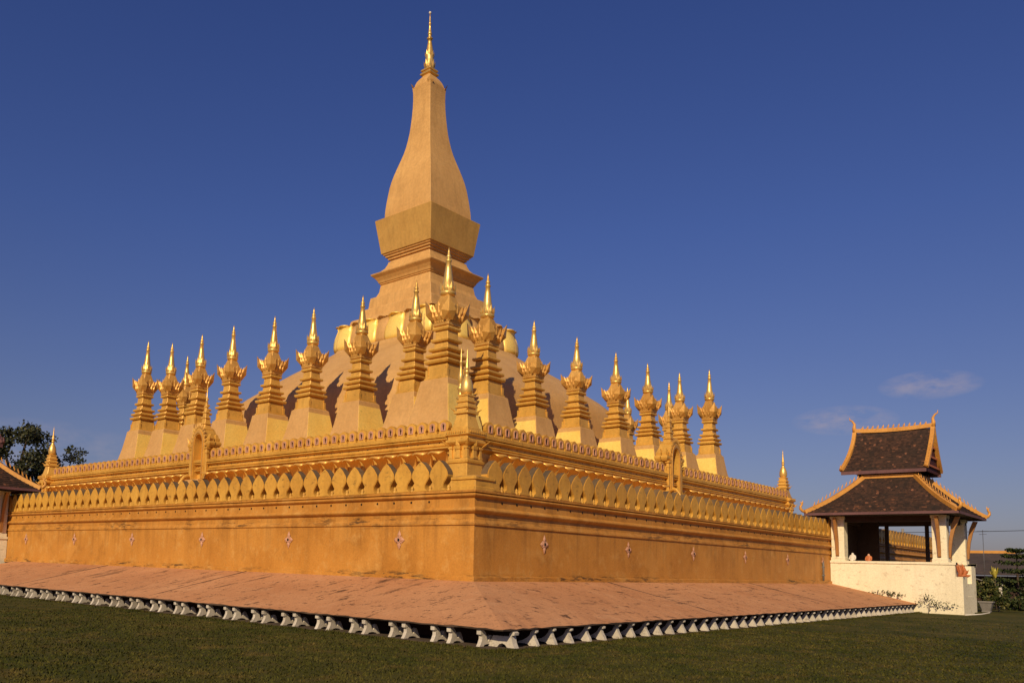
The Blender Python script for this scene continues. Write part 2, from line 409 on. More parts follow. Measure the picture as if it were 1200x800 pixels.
def bracket_mesh(hook):
    if not hook:
        o = [(.80, 0), (.74, .07), (.68, .17), (.675, .25), (.74, .29), (.75, .415), (.62, .42), (.53, .35), (.475, .27), (.45, .19), (.41, .125), (.36, .12), (.315, .17), (.29, .25), (.235, .275), (.18, .22), (.11, .09), (.04, 0), (.20, 0), (.27, .04), (.42, .055), (.56, .04), (.61, 0)]
    else:
        o = [(.80, 0), (.75, .10), (.67, .21), (.64, .29), (.67, .34), (.74, .345), (.75, .40), (.66, .425), (.57, .38), (.52, .29), (.43, .21), (.28, .14), (.14, .11), (.06, .07), (.10, .05), (.26, .055), (.38, .05), (.47, .03), (.50, 0)]
    mb = MB(); o2 = [(a, b) for a, b in o]
    mb.prism(o2, lambda a, b, d: (d, -a, b), -.055, .055)
    if not hook:
        mb.prism([(.765, .30), (.765, .405), (.65, .405), (.65, .30)], lambda a, b, d: (d, -a, b), -.065, .065)
    else:
        mb.lathe([(-.05, .01), (-.03, .04), (0, .055), (.03, .04), (.05, .01)], 8, (0, -.71, .375))
    return mb.build('bracket', [M['foot']])
M['foot'] = paint('weathered_white_plaster', (.62, .56, .47), (.45, .39, .31), .8, streak=.5, grime=.6, grime_col=(.10, .08, .06), fine=22)
BR0, BR1 = bracket_mesh(False), bracket_mesh(True)
apL = apron(True, CY - 2.8, 'sunlit terracotta apron on pairs of white feet below the bright wall')
apR = apron(False, CX - 2.8, 'terracotta apron on evenly spaced white feet below the shaded wall')
rb = random.Random(11)
for k in range(-2, 26):
    for du in (0, .455):
        u = -1.27 + 1.338 * k + du
        if -3.7 < u < CY - 3: put(BR0, 'bracket', apL, S1[True].p(u, 3.57, -G + .036), -pi / 2 + rb.uniform(-.06, .06), (.9, .72, rb.uniform(.80, .90)))
for k in range(50):
    u = -2.92 + .738 * k
    if u < CX - 3: put(BR1, 'bracket', apR, S1[False].p(u, 3.62, -G + .036), rb.uniform(-.08, .08), (.95, .72, rb.uniform(.80, .90)))
cbk = MB()
cbk.prism([(.92, 0), (.84, .12), (.80, .24), (.80, .30), (.9, .31), (.92, .37), (.82, .41), (.72, .36), (.70, .28), (.05, .27), (-.05, .15), (-.15, 0), (.22, 0), (.30, .07), (.42, .10), (.54, .07), (.62, 0)], lambda a, b, d: (d, -a, b), -.08, .08)
cb = cbk.build('bracket', [M['foot']], apR); cb.location = (-3.72, -3.60, -G + .036); cb.scale = (1.0, .66, .88)

# ------------------------------------------------------------------ middle terrace
L2 = {True: 2 * (CY - B2), False: 43.4}
S2 = {True: Side(True, B1, B2), False: Side(False, B1, B2)}
P2 = ([(0, 2.5), (0, 5.0), (.06, 5.02), (.06, 5.12), (0, 5.14), (0, 5.95), (.10, 6.02), (.26, 6.10), (.26, 6.17)] + torus(.12, 6.18, 6.32, .10, 4)
      + [(.10, 6.33), (.10, 6.46)] + torus(.2, 6.47, 6.62, .11, 5) + [(.32, 6.64), (.34, 6.80), (.30, 6.83), (-.4, 6.83)])
def proto_parapet():
    h = [(0, .30), (.09, .30), (.11, .26), (.16, .26), (.26, .32), (.36, .345), (.46, .33), (.55, .27), (.62, .18), (.67, .08)]
    o = [(w, z) for z, w in h] + [(0, .70)] + [(-w, z) for z, w in reversed(h)]
    mb = MB(); mb.prism(o, lambda a, b, d: (a, d, b), -.13, .13)
    m = mb.build('parapet_merlon', [M['merlon']])
    nb = MB()
    ro = [(.15, .13), (.17, .42), (.12, .51), (0, .55), (-.12, .51), (-.17, .42), (-.15, .13)]
    ri = [(.095, .17), (.11, .40), (.075, .465), (0, .49), (-.075, .465), (-.11, .40), (-.095, .17)]
    fn = lambda a, b, d: (a, d, b)
    nR = len(ro); V = [fn(a, b, -.165) for a, b in ro] + [fn(a, b, -.165) for a, b in ri] + [fn(a, b, -.12) for a, b in ro] + [fn(a, b, -.132) for a, b in ri]
    Fs = []
    for i in range(nR):
        j = (i + 1) % nR
        Fs += [[i, j, nR + j, nR + i], [i, 2 * nR + i, 2 * nR + j, j], [nR + i, nR + j, 3 * nR + j, 3 * nR + i]]
    Fs.append([3 * nR + i for i in range(nR)])
    nb.add(V, Fs)
    nb.build('niche', [M['pink']], m, fix=False)
    kh = [(.035, .19), (.035, .30), (.062, .34), (.062, .40), (.03, .44), (-.03, .44), (-.062, .40), (-.062, .34), (-.035, .30), (-.035, .19)]
    kb = MB(); kb.prism(kh, fn, -.138, -.10); kb.build('slot', [M['recess_shade']], m)
    return m
PP = proto_parapet()
def lotus_petal(name, cl, hw, back, mat, n=10, th=.035, sp=1.0):
    """curled petal: cl = centre line [(v,z)], hw = half widths, back = how far the edges sweep back; front faces -y"""
    mb = MB(); S = 8; m = len(cl)
    def surf(off):
        V = []
        for k, (v, z) in enumerate(cl):
            for i in range(S + 1):
                q = -1 + 2 * i / S
                V.append((q * hw[k], -(v - back * q * q * (.4 + .6 * k / m)) + off, z + (0 if k < m - 2 else -.10 * q * q)))
        return V
    A, Bk = surf(0), surf(th); W = S + 1; Fc = []
    for k in range(m - 1):
        for i in range(S):
            a = k * W + i; q = [a, a + 1, a + W + 1, a + W]; Fc.append(q); Fc.append([x + m * W for x in reversed(q)])
    edge = [i for i in range(W)] + [k * W + S for k in range(1, m)] + [(m - 1) * W + i for i in range(S - 1, -1, -1)] + [k * W for k in range(m - 2, 0, -1)]
    for i in range(len(edge)):
        a, b = edge[i], edge[(i + 1) % len(edge)]; Fc.append([a, b, b + m * W, a + m * W])
    mb.add(A + Bk, Fc, 0, True)
    return mb.build(name, [mat])
PL = lotus_petal('lotus_petal', [(.06, 5.0), (.10, 5.24), (.17, 5.46), (.30, 5.68), (.50, 5.84), (.72, 5.92), (.90, 5.90), (.98, 5.80)],
                 [.20, .27, .35, .43, .50, .51, .46, .30], .16, M['petal'])
for ob in (PL,):
    for v in ob.data.vertices: v.co.z -= 5.14
LAB2 = {True: 'gold middle terrace wall on the sunlit side with curled petals and pink niches', False: 'gold middle terrace wall on the shaded side with curled petals and pink niches'}
for left in (True, False):
    s, L = S2[left], L2[left]
    t = thing('terrace_wall', LAB2[left], 'wall', group='walls of the middle terrace')
    mb = MB(); sweep(mb, s, P2, L); mb.build('wall_body', [M['gold']], t)
    sp = .7265 if left else .7065; gate = (CY - B2) if left else (34.45 - B1)
    n = int(L / sp); hm = MB()
    for k in range(n + 1):
        u = 1.22 + sp * k if left else 1.60 + sp * k
        if u > L - .8: break
        uu = u + sp / 2
        hm.prism([(.03 * cos(2 * pi * i / 8), .03 * sin(2 * pi * i / 8)) for i in range(8)], lambda a, b, d: s.p(uu + a, d, 6.40 + b), .05, .108)
        if abs(u - gate) < 1.35: continue
        put(PP, 'parapet_merlon', t, s.p(u, .12, 6.832), s.rz)
    hm.build('drain_holes', [M['black']], t)
    sp = 1.03; n = int(L / sp)
    for k in range(n + 1):
        u = 1.35 + sp * k if left else 2.0 + sp * k
        if u > L - .8: break
        if abs(u - gate) < 1.3: continue
        put(PL, 'lotus_petal', t, s.p(u, 0, 5.14), s.rz)
dk = MB(); x1, y1 = B1 + L2[False], B2 + L2[True]
dk.add([(B1 + .3, B2 + .3, 6.826), (x1 - .3, B2 + .3, 6.826), (x1 - .3, y1 - .3, 6.826), (B1 + .3, y1 - .3, 6.826)], [[0, 1, 2, 3]])
tag(dk.build('upper_terrace_floor', [M['dome']]), kind='structure')

# corner turrets
def make_turret():
    t = thing('corner_turret', 'slender gold turret with onion spike on the nearest corner of the middle terrace', 'turret', group='turrets on the corners of the middle terrace')
    p = MB()
    p.squares([(2.57, .60), (5.25, .60), (5.28, .66), (5.38, .68), (5.42, .60), (5.5, .60), (5.52, .47), (6.1, .47), (6.2, .62), (6.28, .70), (6.38, .70), (6.42, .62), (6.55, .62), (6.62, .74), (6.84, .74), (6.88, .62)])
    for a in (-1, 1):
        for b in (-1, 1):
            p.leaf((a * .5, b * .5, 6.0), (a * .88, b * .88, 6.45), .22, .06, 0, (b, -a, 0))
            p.squares([(5.51, .12), (5.58, .12), (5.6, .085), (5.95, .085), (5.97, .12), (6.09, .13)], c=(a * .48, b * .48), cham=.015)
    for a, b in ((1, 0), (-1, 0), (0, 1), (0, -1)):
        p.squares([(5.51, .17), (5.6, .17), (5.62, .13), (5.92, .13), (5.94, .17), (6.09, .2)], c=(a * .47, b * .47), cham=.015)
        p.leaf((a * .55, b * .55, 5.98), (a * .74, b * .74, 6.42), .3, .08, 0, (b, a, 0))
    p.build('corner_pier', [M['gold']], t)
    q = MB()
    q.squares([(6.885, .52), (7.0, .52), (7.03, .47), (7.5, .36), (7.68, .34), (7.70, .44), (7.82, .44), (7.84, .34), (7.98, .33), (8.0, .40), (8.1, .40), (8.12, .31), (8.25, .30), (8.27, .36), (8.36, .36), (8.38, .28), (8.55, .27), (8.57, .31), (8.64, .31), (8.66, .24)], cham=.02)
    for k in range(9):                                   # dentils round the collar
        for a, b in ((-.56 + .14 * k, -.75), (-.75, -.56 + .14 * k)): q.box(a - .04, a + .04, b - .03, b + .03, 6.70, 6.80)
    for a in (-1, 1):
        for b in (-1, 1): q.leaf((a * .3, b * .3, 7.75), (a * .58, b * .58, 8.0), .14, .04, 0, (b, -a, 0))
    q.build('turret_shaft', [M['gold']], t)
    f = MB(); f.lathe([(8.65, .18), (8.70, .26), (8.85, .31), (9.1, .305), (9.35, .24), (9.55, .14), (9.72, .08), (9.76, .12), (9.82, .13), (9.88, .075), (9.92, .12), (10.0, .11), (10.3, .065), (10.8, .028), (11.10, .004)], 14)
    f.build('finial', [M['finial']], t)
    return t
tr = make_turret(); tr.location = (B1, B2, 0)
for (x, y), lb in (((B1, y1), 'slender gold turret at the far left end of the sunlit terrace wall'), ((x1 - .2, B2 + .2), 'slender gold turret at the far right end of the shaded terrace wall')):
    c = copy_tree(tr); c.location = (x, y, 0); c['label'] = lb
th = MB()
th.lathe([(6.83, .22), (7.2, .22), (7.3, .30), (7.4, .16), (8.0, .15), (8.2, .26), (8.3, .15), (8.6, .14), (8.7, .24), (8.8, .14), (9.1, .13), (9.2, .2), (9.3, .12), (9.5, .12), (9.6, .17), (9.9, .13), (10.2, .07), (10.5, .06), (10.55, .09), (10.62, .05), (11.1, .03), (11.5, .004)], 12)
o = th.build('slender_pinnacle', [M['finial']]); o.location = (13.44, 11.81, 0)
tag(o, 'thin ringed gold pinnacle just behind the nearest corner turret', 'pinnacle')

# arched gates
def make_gate():
    t = thing('arched_gate', 'arched gold gate with stepped spire midway along the sunlit terrace wall', 'gate', group='arched gates of the middle terrace')
    def arch(hw, z0, zs, zt, n=14):
        o = [(-hw, z0), (-hw, zs)]
        for k in range(1, n):
            a = pi - pi * k / n; o.append((hw * cos(a), zs + (zt - zs) * sin(a) ** .85))
        return o + [(hw, zs), (hw, z0)]
    oi, oo = arch(.60, 5.55, 7.75, 8.55), arch(.98, 5.55, 7.7, 9.05)
    f = MB(); n = len(oi)
    V = [(a, -.62, z) for a, z in oo] + [(a, -.62, z) for a, z in oi] + [(a, .9, z) for a, z in oo] + [(a, .5, z) for a, z in oi]
    Fc = []
    for i in range(n - 1): Fc += [[i, i + 1, n + i + 1, n + i], [i, 2 * n + i, 2 * n + i + 1, i + 1], [n + i, n + i + 1, 3 * n + i + 1, 3 * n + i]]
    f.add(V, Fc)
    f.add([(a, .48, z) for a, z in oi], [list(range(n))])
    f.box(-1.25, 1.25, -.3, 1.0, 2.57, 5.55)
    f.build('arch', [M['gold']], t, fix=False)
    d = MB()                                             # raised border with leaf tongues round the arch
    for k in range(15):
        a = pi * k / 14; c, s_ = cos(a), sin(a)
        d.leaf((c * .9, -.66, 7.75 + 1.2 * s_), (c * 1.22, -.66, 7.75 + 1.62 * s_), .22, .07, 0, (s_, 0, -c))
    oi2, oo2 = arch(.66, 5.6, 7.74, 8.62), arch(.80, 5.6, 7.72, 8.80)
    V = [(a, -.70, z) for a, z in oo2] + [(a, -.70, z) for a, z in oi2] + [(a, -.6, z) for a, z in oo2] + [(a, -.6, z) for a, z in oi2]
    d.add(V, Fc)
    d.build('arch_border', [M['relief']], t, fix=False)
    for sg in (-1, 1):
        c = MB(); x = sg * 1.12
        c.squares([(5.56, .2), (5.7, .2), (5.72, .15), (7.2, .15), (7.22, .19), (7.32, .19), (7.34, .15), (7.5, .15), (7.52, .24), (7.64, .26)], c=(x, -.42), cham=.02)
        c.build('gate_column', [M['gold']], t)
        w = MB(); w.squares([(7.65, .28), (7.8, .40), (7.9, .42), (8.0, .36), (8.02, .28), (8.2, .30), (8.3, .2), (8.5, .1)], c=(x + sg * .12, -.2), cham=.02)
        w.squares([(7.65, .28), (7.8, .40), (7.9, .42), (8.0, .36), (8.02, .28), (8.2, .30), (8.3, .2), (8.5, .1)], c=(x + sg * .12, .5), cham=.02)
        w.leaf((x + sg * .3, -.5, 7.95), (x + sg * .62, -.6, 8.4), .25, .08, 0, (0, 1, 0))
        w.build('shoulder_roof', [M['gold']], t)
        r = MB(); r.tube([(sg * 1.0, -.6, 5.35 - .25 * sg), (sg * 1.02, -.9, 5.55 - .25 * sg), (sg * 1.04, -1.3, 5.45 - .25 * sg), (sg * 1.06, -1.7, 5.15 - .2 * sg), (sg * 1.08, -2.3, 4.65 - .1 * sg), (sg * 1.1, -3.2, 4.1), (sg * 1.1, -4.4, 3.3), (sg * 1.1, -5.4, 2.75)], [.09, .13, .13, .12, .12, .12, .12, .12], 8)
        r.build('stair_rail', [M['gold']], t)
    st = MB()
    for k in range(9): st.box(-1.0, 1.0, -1.2 - .5 * k, -.7 - .5 * k, 2.57, 5.5 - .34 * k)
    st.build('stair', [M['dome']], t)
    r = MB()
    r.squares([(8.7, .55), (8.9, .58), (8.98, .42), (9.2, .36), (9.24, .45), (9.32, .43), (9.36, .30), (9.6, .27), (9.64, .36), (9.72, .34), (9.76, .23), (9.98, .2), (10.02, .28), (10.1, .26), (10.14, .17), (10.36, .14), (10.4, .2), (10.46, .18), (10.5, .12), (10.68, .1), (10.72, .14), (10.76, .08)], c=(0, .15), cham=.02)
    r.build('stepped_roof', [M['gold']], t)
    f = MB(); f.lathe([(10.75, .08), (10.85, .12), (10.95, .07), (11.05, .1), (11.15, .06), (11.7, .03), (12.1, .004)], 10, (0, .15, 0)); f.build('finial', [M['finial']], t)
    return t
gt = make_gate(); gt.scale = (.78, .62, 1); gt.location = (B1, CY + .05, 0); gt.rotation_euler = (0, 0, -pi / 2)
g2 = copy_tree(gt); g2.location = (34.45, B2, 0); g2.rotation_euler = (0, 0, 0); g2['label'] = 'arched gold gate with stepped spire midway along the shaded terrace wall'

# ------------------------------------------------------------------ small stupas
def make_stupa():
    t = thing('small_stupa', 'x', 'small stupa', group='small gold stupas ringing the dome')
    # heights are above the deck; nominal tip at 10.75
    PED = [(0, 1.75), (.5, 1.66), (1.6, 1.36), (2.6, 1.15), (3.6, .99), (4.18, .91)]
    p = MB(); p.squares(PED + [(4.2, .88), (4.24, .82)], cham=.02); p.build('pedestal', [M['dome']], t)
    for sg in (-1, 1):                                   # slab slightly proud of the pedestal side
        g = MB(); V = []; Fc = []; q = [(z, h) for z, h in PED if z > .2 and z < 3.5] + [(3.85, .955)]
        for z, hh in q:
            V += [(sg * (hh + .025), -hh * .97, z), (sg * (hh + .025), hh * .97, z), (sg * (hh - .08), -hh * .97, z), (sg * (hh - .08), hh * .97, z)]
        for k in range(len(q) - 1):
            a = 4 * k; b = a + 4
            Fc += [[a, a + 1, b + 1, b], [a + 2, b + 2, b + 3, a + 3], [a, b, b + 2, a + 2], [a + 1, a + 3, b + 3, b + 1]]
        e = 4 * (len(q) - 1)
        Fc += [[0, 2, 3, 1], [e, e + 1, e + 3, e + 2]]
        g.add(V, Fc); g.build('gold_panel', [M['shiny']], t)
    s = MB()
    s.squares([(4.22, .80), (4.32, .80), (4.34, .72), (4.9, .66), (5.00, .61), (5.01, .78), (5.09, .83), (5.17, .82), (5.18, .64), (5.29, .61), (5.30, .73), (5.37, .775), (5.45, .76), (5.46, .55), (5.60, .52), (5.61, .63), (5.68, .68), (5.76, .665), (5.77, .47),
               (6.05, .44), (6.06, .56), (6.13, .60), (6.20, .585), (6.21, .43), (6.60, .405), (6.61, .50), (6.68, .54), (6.77, .53), (6.79, .42)], cham=.025)
    for a in (-1, 1):
        for b in (-1, 1):
            s.box(a * .66 - .08, a * .66 + .08, b * .66 - .08, b * .66 + .08, 4.3, 4.72)   # small corner pilasters with leaf tops
            s.leaf((a * .66, b * .66, 4.72), (a * .63, b * .63, 4.98), .18, .06, 0, (b, -a, 0))
    s.build('tiered_shaft', [M['gold']], t)
    c = MB()
    c.squares([(6.79, .42), (6.83, .53), (6.92, .54), (6.95, .54), (7.02, .57), (7.15, .62), (7.4, .66), (7.62, .69), (7.74, .70), (7.76, .60), (7.70, .50), (7.86, .46), (8.0, .40), (8.15, .35), (8.28, .30), (8.33, .27)], cham=.05)
    for k in range(7):
        o_ = -.45 + .15 * k
        for a, b in ((o_, -.52), (o_, .52), (-.52, o_), (.52, o_)): c.lathe([(-.06, .02), (-.03, .055), (.02, .065), (.06, .02)], 6, (a, b, 7.0))
    for a in (-1, 1):
        for b in (-1, 1):
            sd = (b, -a, 0)
            c.leaf((a * .52, b * .52, 7.02), (a * .82, b * .82, 8.06), .80, .22, 0, sd)
            for q, zt in ((.30, 7.74), (.52, 7.80)):
                c.leaf((a * .60, b * q * .8, 7.25), (a * .76, b * q * 1.15, zt + .08), .25, .10, 0, (0, 1, 0))
                c.leaf((a * q * .8, b * .60, 7.25), (a * q * 1.15, b * .76, zt + .08), .25, .10, 0, (1, 0, 0))
            for q in (.16, .40):
                c.leaf((a * .60, b * q, 7.08), (a * .72, b * q * 1.1, 7.50), .20, .10, 0, (0, 1, 0))
                c.leaf((a * q, b * .60, 7.08), (a * q * 1.1, b * .72, 7.50), .20, .10, 0, (1, 0, 0))
    for a, b in ((1, 0), (-1, 0), (0, 1), (0, -1)):
        c.leaf((a * .52, b * .52, 7.1), (a * .71, b * .71, 7.95), .30, .12, 0, (b, a, 0))
    c.build('crown', [M['relief']], t)
    f = MB()
    f.lathe([(8.28, .29), (8.34, .36), (8.42, .43), (8.5, .42), (8.54, .36), (8.7, .37), (8.82, .35), (8.92, .29), (9.2, .24), (9.6, .18), (9.98, .125), (10.02, .165), (10.08, .17), (10.12, .11), (10.18, .105), (10.22, .135), (10.28, .125), (10.36, .08), (10.55, .05), (10.75, .004)], 16)
    for k in range(8):
        a = 2 * pi * k / 8 + pi / 8; ca, sa = cos(a), sin(a)
        f.leaf((ca * .36, sa * .36, 8.42), (ca * .43, sa * .43, 8.98), .26, .06, 0, (-sa, ca, 0))
    f.build('finial', [M['finial']], t)
    for o in children(t):                                # longer shaft, lower pedestal
        for v in o.data.vertices:
            v.co.z = v.co.z * .8607 if v.co.z < 4.22 else 10.75 - (10.75 - v.co.z) * 1.09
            if o.name.startswith('tiered_shaft'): v.co.x *= .99; v.co.y *= .99
    return t
st0 = make_stupa()
def name_pos(k): return ['first', 'second', 'third', 'fourth', 'fifth', 'sixth', 'seventh', 'eighth'][k]
first = [True]
DK = 6.83
def stupa(x, y, ztip, rz, label, fat=1., nom=10.75):
    o = st0 if first[0] else copy_tree(st0); first[0] = False
    sz = (ztip - DK) / nom
    o.location = (x, y, DK); o.rotation_euler = (random.uniform(-.007, .007), random.uniform(-.007, .007), rz + random.uniform(-.02, .02)); o.scale = (fat, fat, sz); o['label'] = label
    return o
stupa(18.15, 16.9, 19.15, pi / 2, 'tallest small gold stupa, at the corner nearest the camera above the turret', 1.14)
for k, (y, z) in enumerate([(19.3, 17.6), (23.94, 17.55), (28.72, 17.65), (33.12, 17.84), (37.98, 17.98), (42.3, 18.03), (46.51, 18.0)]):
    stupa(18.0, y, z, pi / 2, '%s small gold stupa to the left of the tallest corner stupa, in the sunlit row' % name_pos(k), .98)
stupa(18.0, 50.52, 18.8, pi / 2, 'small gold stupa ending the sunlit row at the far left', 1.0)
for k, (x, z) in enumerate([(22.7, 18.93), (27.8, 17.07), (33.2, 17.11), (38.95, 17.15), (44.2, 17.3), (49.95, 17.6)]):
    stupa(x, 17.5, z, 0, '%s small gold stupa to the right of the tallest corner stupa, in the shaded row' % name_pos(k), 1.1 if k == 0 else 1.0)
stupa(55.3, 17.3, 18.85, 0, 'small gold stupa ending the shaded row at the far right', 1.0)
stupa(21.99, 50.5, 18.31, 0, 'small gold stupa in the back row peeping between the left end stupas', .95)
stupa(55.3, 21.2, 18.2, pi / 2, 'small gold stupa in the far row behind the right gate spire', .9)
stupa(55.3, 25.4, 18.2, pi / 2, 'small gold stupa in the far row half hidden at the right edge of the dome', .9)

# ------------------------------------------------------------------ central stupa
cs = thing('central_stupa', 'giant gold stupa with square dome and bottle shaped spire', 'stupa', (CX + .41, CY - .44, 0))
cs.rotation_mode = 'QUATERNION'; cs.rotation_quaternion = (cos(radians(-.45)), sin(radians(-.45)) * cos(.7436), sin(radians(-.45)) * sin(.7436), 0)
def superring(h, z, n=6., m=64):
    R = []
    for i in range(m):
        a = 2 * pi * i / m; c_, s_ = cos(a), sin(a)
        r = h / (abs(c_) ** n + abs(s_) ** n) ** (1 / n); R.append((r * c_, r * s_, z))
    return R
dm = MB()
prof = [(6.83, 14.9), (8.5, 14.5), (10, 13.9), (11.2, 13.2), (12.2, 12.45), (13.0, 11.75), (13.74, 10.95), (14.3, 10.3), (15.07, 9.42), (15.9, 8.42), (16.65, 7.45), (17.2, 6.8), (17.7, 6.3), (18.05, 6.02), (18.2, 5.98), (18.26, 5.8), (18.27, 1.)]
dm.loft([superring(h * (1 + .13 * min(1, max(0, 18.05 - z) / 1.5) - .14 * min(1, max(0, 13.2 - z) / 2.6)), z, 4.8 + 4 * max(0, 1 - max(0, 18.05 - z) / 1.5)) for z, h in prof], 0, True)
dm.build('dome', [M['dome']], cs)
bs = MB()
bs.squares([(18.2, 5.35), (20.2, 5.2), (20.22, 4.8), (20.95, 4.62), (21.05, 4.5), (21.08, 4.15), (21.8, 4.05), (21.95, 3.98), (21.98, 3.6), (22.7, 3.52), (23.05, 3.46), (23.08, 3.28), (23.15, 3.14), (23.6, 2.95), (24.2, 2.86), (24.25, 2.8)], cham=.05)
bs.build('stepped_base', [M['tower']], cs)
fl = MB()
fl.squares([(24.22, 2.78), (24.3, 2.92), (24.36, 2.9), (24.42, 2.98), (24.6, 3.06), (24.85, 3.24), (25.05, 3.46), (25.13, 3.50), (25.17, 3.47), (25.25, 3.2), (25.45, 2.9), (25.75, 2.62), (26.1, 2.46), (26.3, 2.42), (26.32, 2.3), (26.5, 2.3), (26.52, 2.45), (26.7, 2.45), (26.72, 2.6), (26.88, 2.62), (26.9, 2.74), (27.0, 2.76)], cham=.05)
# turn up the four corners of the eave
fl.build('flange', [M['tower']], cs)
bx = MB(); bx.squares([(27.0, 2.80), (27.03, 2.86), (29.95, 3.27), (30.0, 3.22), (30.02, 2.6)], cham=.04); bx.build('square_bowl', [M['bowl']], cs)
bl = MB(); bl.squares([(30.0, 2.68), (30.6, 2.67), (31, 2.645), (31.6, 2.585), (32.3, 2.5), (33, 2.405), (33.6, 2.29), (34.2, 2.14), (34.9, 1.94), (35.5, 1.76), (36.2, 1.56), (36.8, 1.425), (37.5, 1.305), (38.1, 1.22), (38.75, 1.155), (39.6, 1.085), (40.5, 1.035), (41.2, 1.02), (41.9, 1.03), (42.35, 1.075)], cham=.03)
bl.build('bottle_body', [M['tower']], cs)
cp = MB()
cp.squares([(42.33, .98), (42.6, .95), (42.9, .84), (43.2, .66), (43.4, .5), (43.5, .46)], cham=.1)
for a in (-1, 1):
    for b in (-1, 1): cp.leaf((a * .94, b * .94, 42.2), (a * 1.18, b * 1.18, 42.8), .6, .05, 0, (b, -a, 0))
cp.build('cap', [M['tower']], cs)
fn = MB()
fn.squares([(43.5, .46), (43.6, .60), (43.72, .62), (43.76, .48), (43.9, .46), (43.95, .56), (44.08, .56), (44.12, .4), (44.2, .36)], cham=.03)
fn.lathe([(44.15, .36), (44.4, .44), (44.7, .45), (45.0, .38), (45.2, .35), (45.4, .40), (45.55, .36), (45.8, .34), (46.0, .30), (46.6, .21), (47.0, .15), (47.05, .26), (47.15, .27), (47.25, .15), (47.5, .15), (47.55, .2), (47.7, .15), (48.1, .10), (48.5, .09), (48.55, .13), (48.65, .08), (49.2, .045), (49.5, .03)], 14)
for k in range(8):
    a = 2 * pi * k / 8; ca, sa = cos(a), sin(a)
    fn.leaf((ca * .40, sa * .40, 44.2), (ca * .52, sa * .52, 45.0), .3, .07, 0, (-sa, ca, 0)); fn.leaf((ca * .33, sa * .33, 45.2), (ca * .42, sa * .42, 45.9), .24, .06, 0, (-sa, ca, 0))
fnl = fn.build('finial', [M['finial']], cs)
bo = MB(); bo.lathe([(49.45, .02), (49.52, .1), (49.6, .12), (49.68, .1), (49.75, .02)], 10); bo.build('crystal_ball', [M['white']], fnl)
CLB = [(.30, 0), (.37, .35), (.35, .8), (.26, 1.2), (.14, 1.6), (.09, 1.85), (.16, 2.05), (.30, 2.17), (.40, 2.10)]
PB = lotus_petal('lotus_petal', CLB, [.96, 1.02, 1.04, 1.0, .93, .88, .92, .84, .5], .42, M['shiny'], th=.06)
PS = lotus_petal('lotus_petal', [(v - .17, z * 1.03) for v, z in CLB], [.70, .74, .76, .74, .70, .66, .70, .62, .36], .28, M['dome'], th=.06)
for side in range(4):
    a = side * pi / 2
    for k in range(4):
        q = -4.56 + 3.04 * k; h = 5.50
        for src, off in ((PB, 0), (PS, 1.52)):
            if src is PS and k == 3: continue
            x, y = q + off, -h
            put(src, 'lotus_petal', cs, (x * cos(a) - y * sin(a), x * sin(a) + y * cos(a), 18.22), a)
corner = lotus_petal('lotus_petal', [(v, z * 1.03) for v, z in CLB], [.62, .66, .66, .62, .58, .54, .56, .5, .3], .34, M['dome'], th=.06)
for i, (a, b) in enumerate(((-1, -1), (1, -1), (1, 1), (-1, 1))):
    o = corner if i == 0 else corner.copy()
    if i: col.objects.link(o)
    o.parent = cs; o.location = (a * 5.25, b * 5.25, 18.22); o.rotation_euler = (0, 0, -pi / 4 + i * pi / 2)
for o in (PM, PV, PP, PL, PB, PS, BR0, BR1):      # the patterns themselves are not part of the place
    for c in list(o.children_recursive): bpy.data.objects.remove(c)
    bpy.data.objects.remove(o)

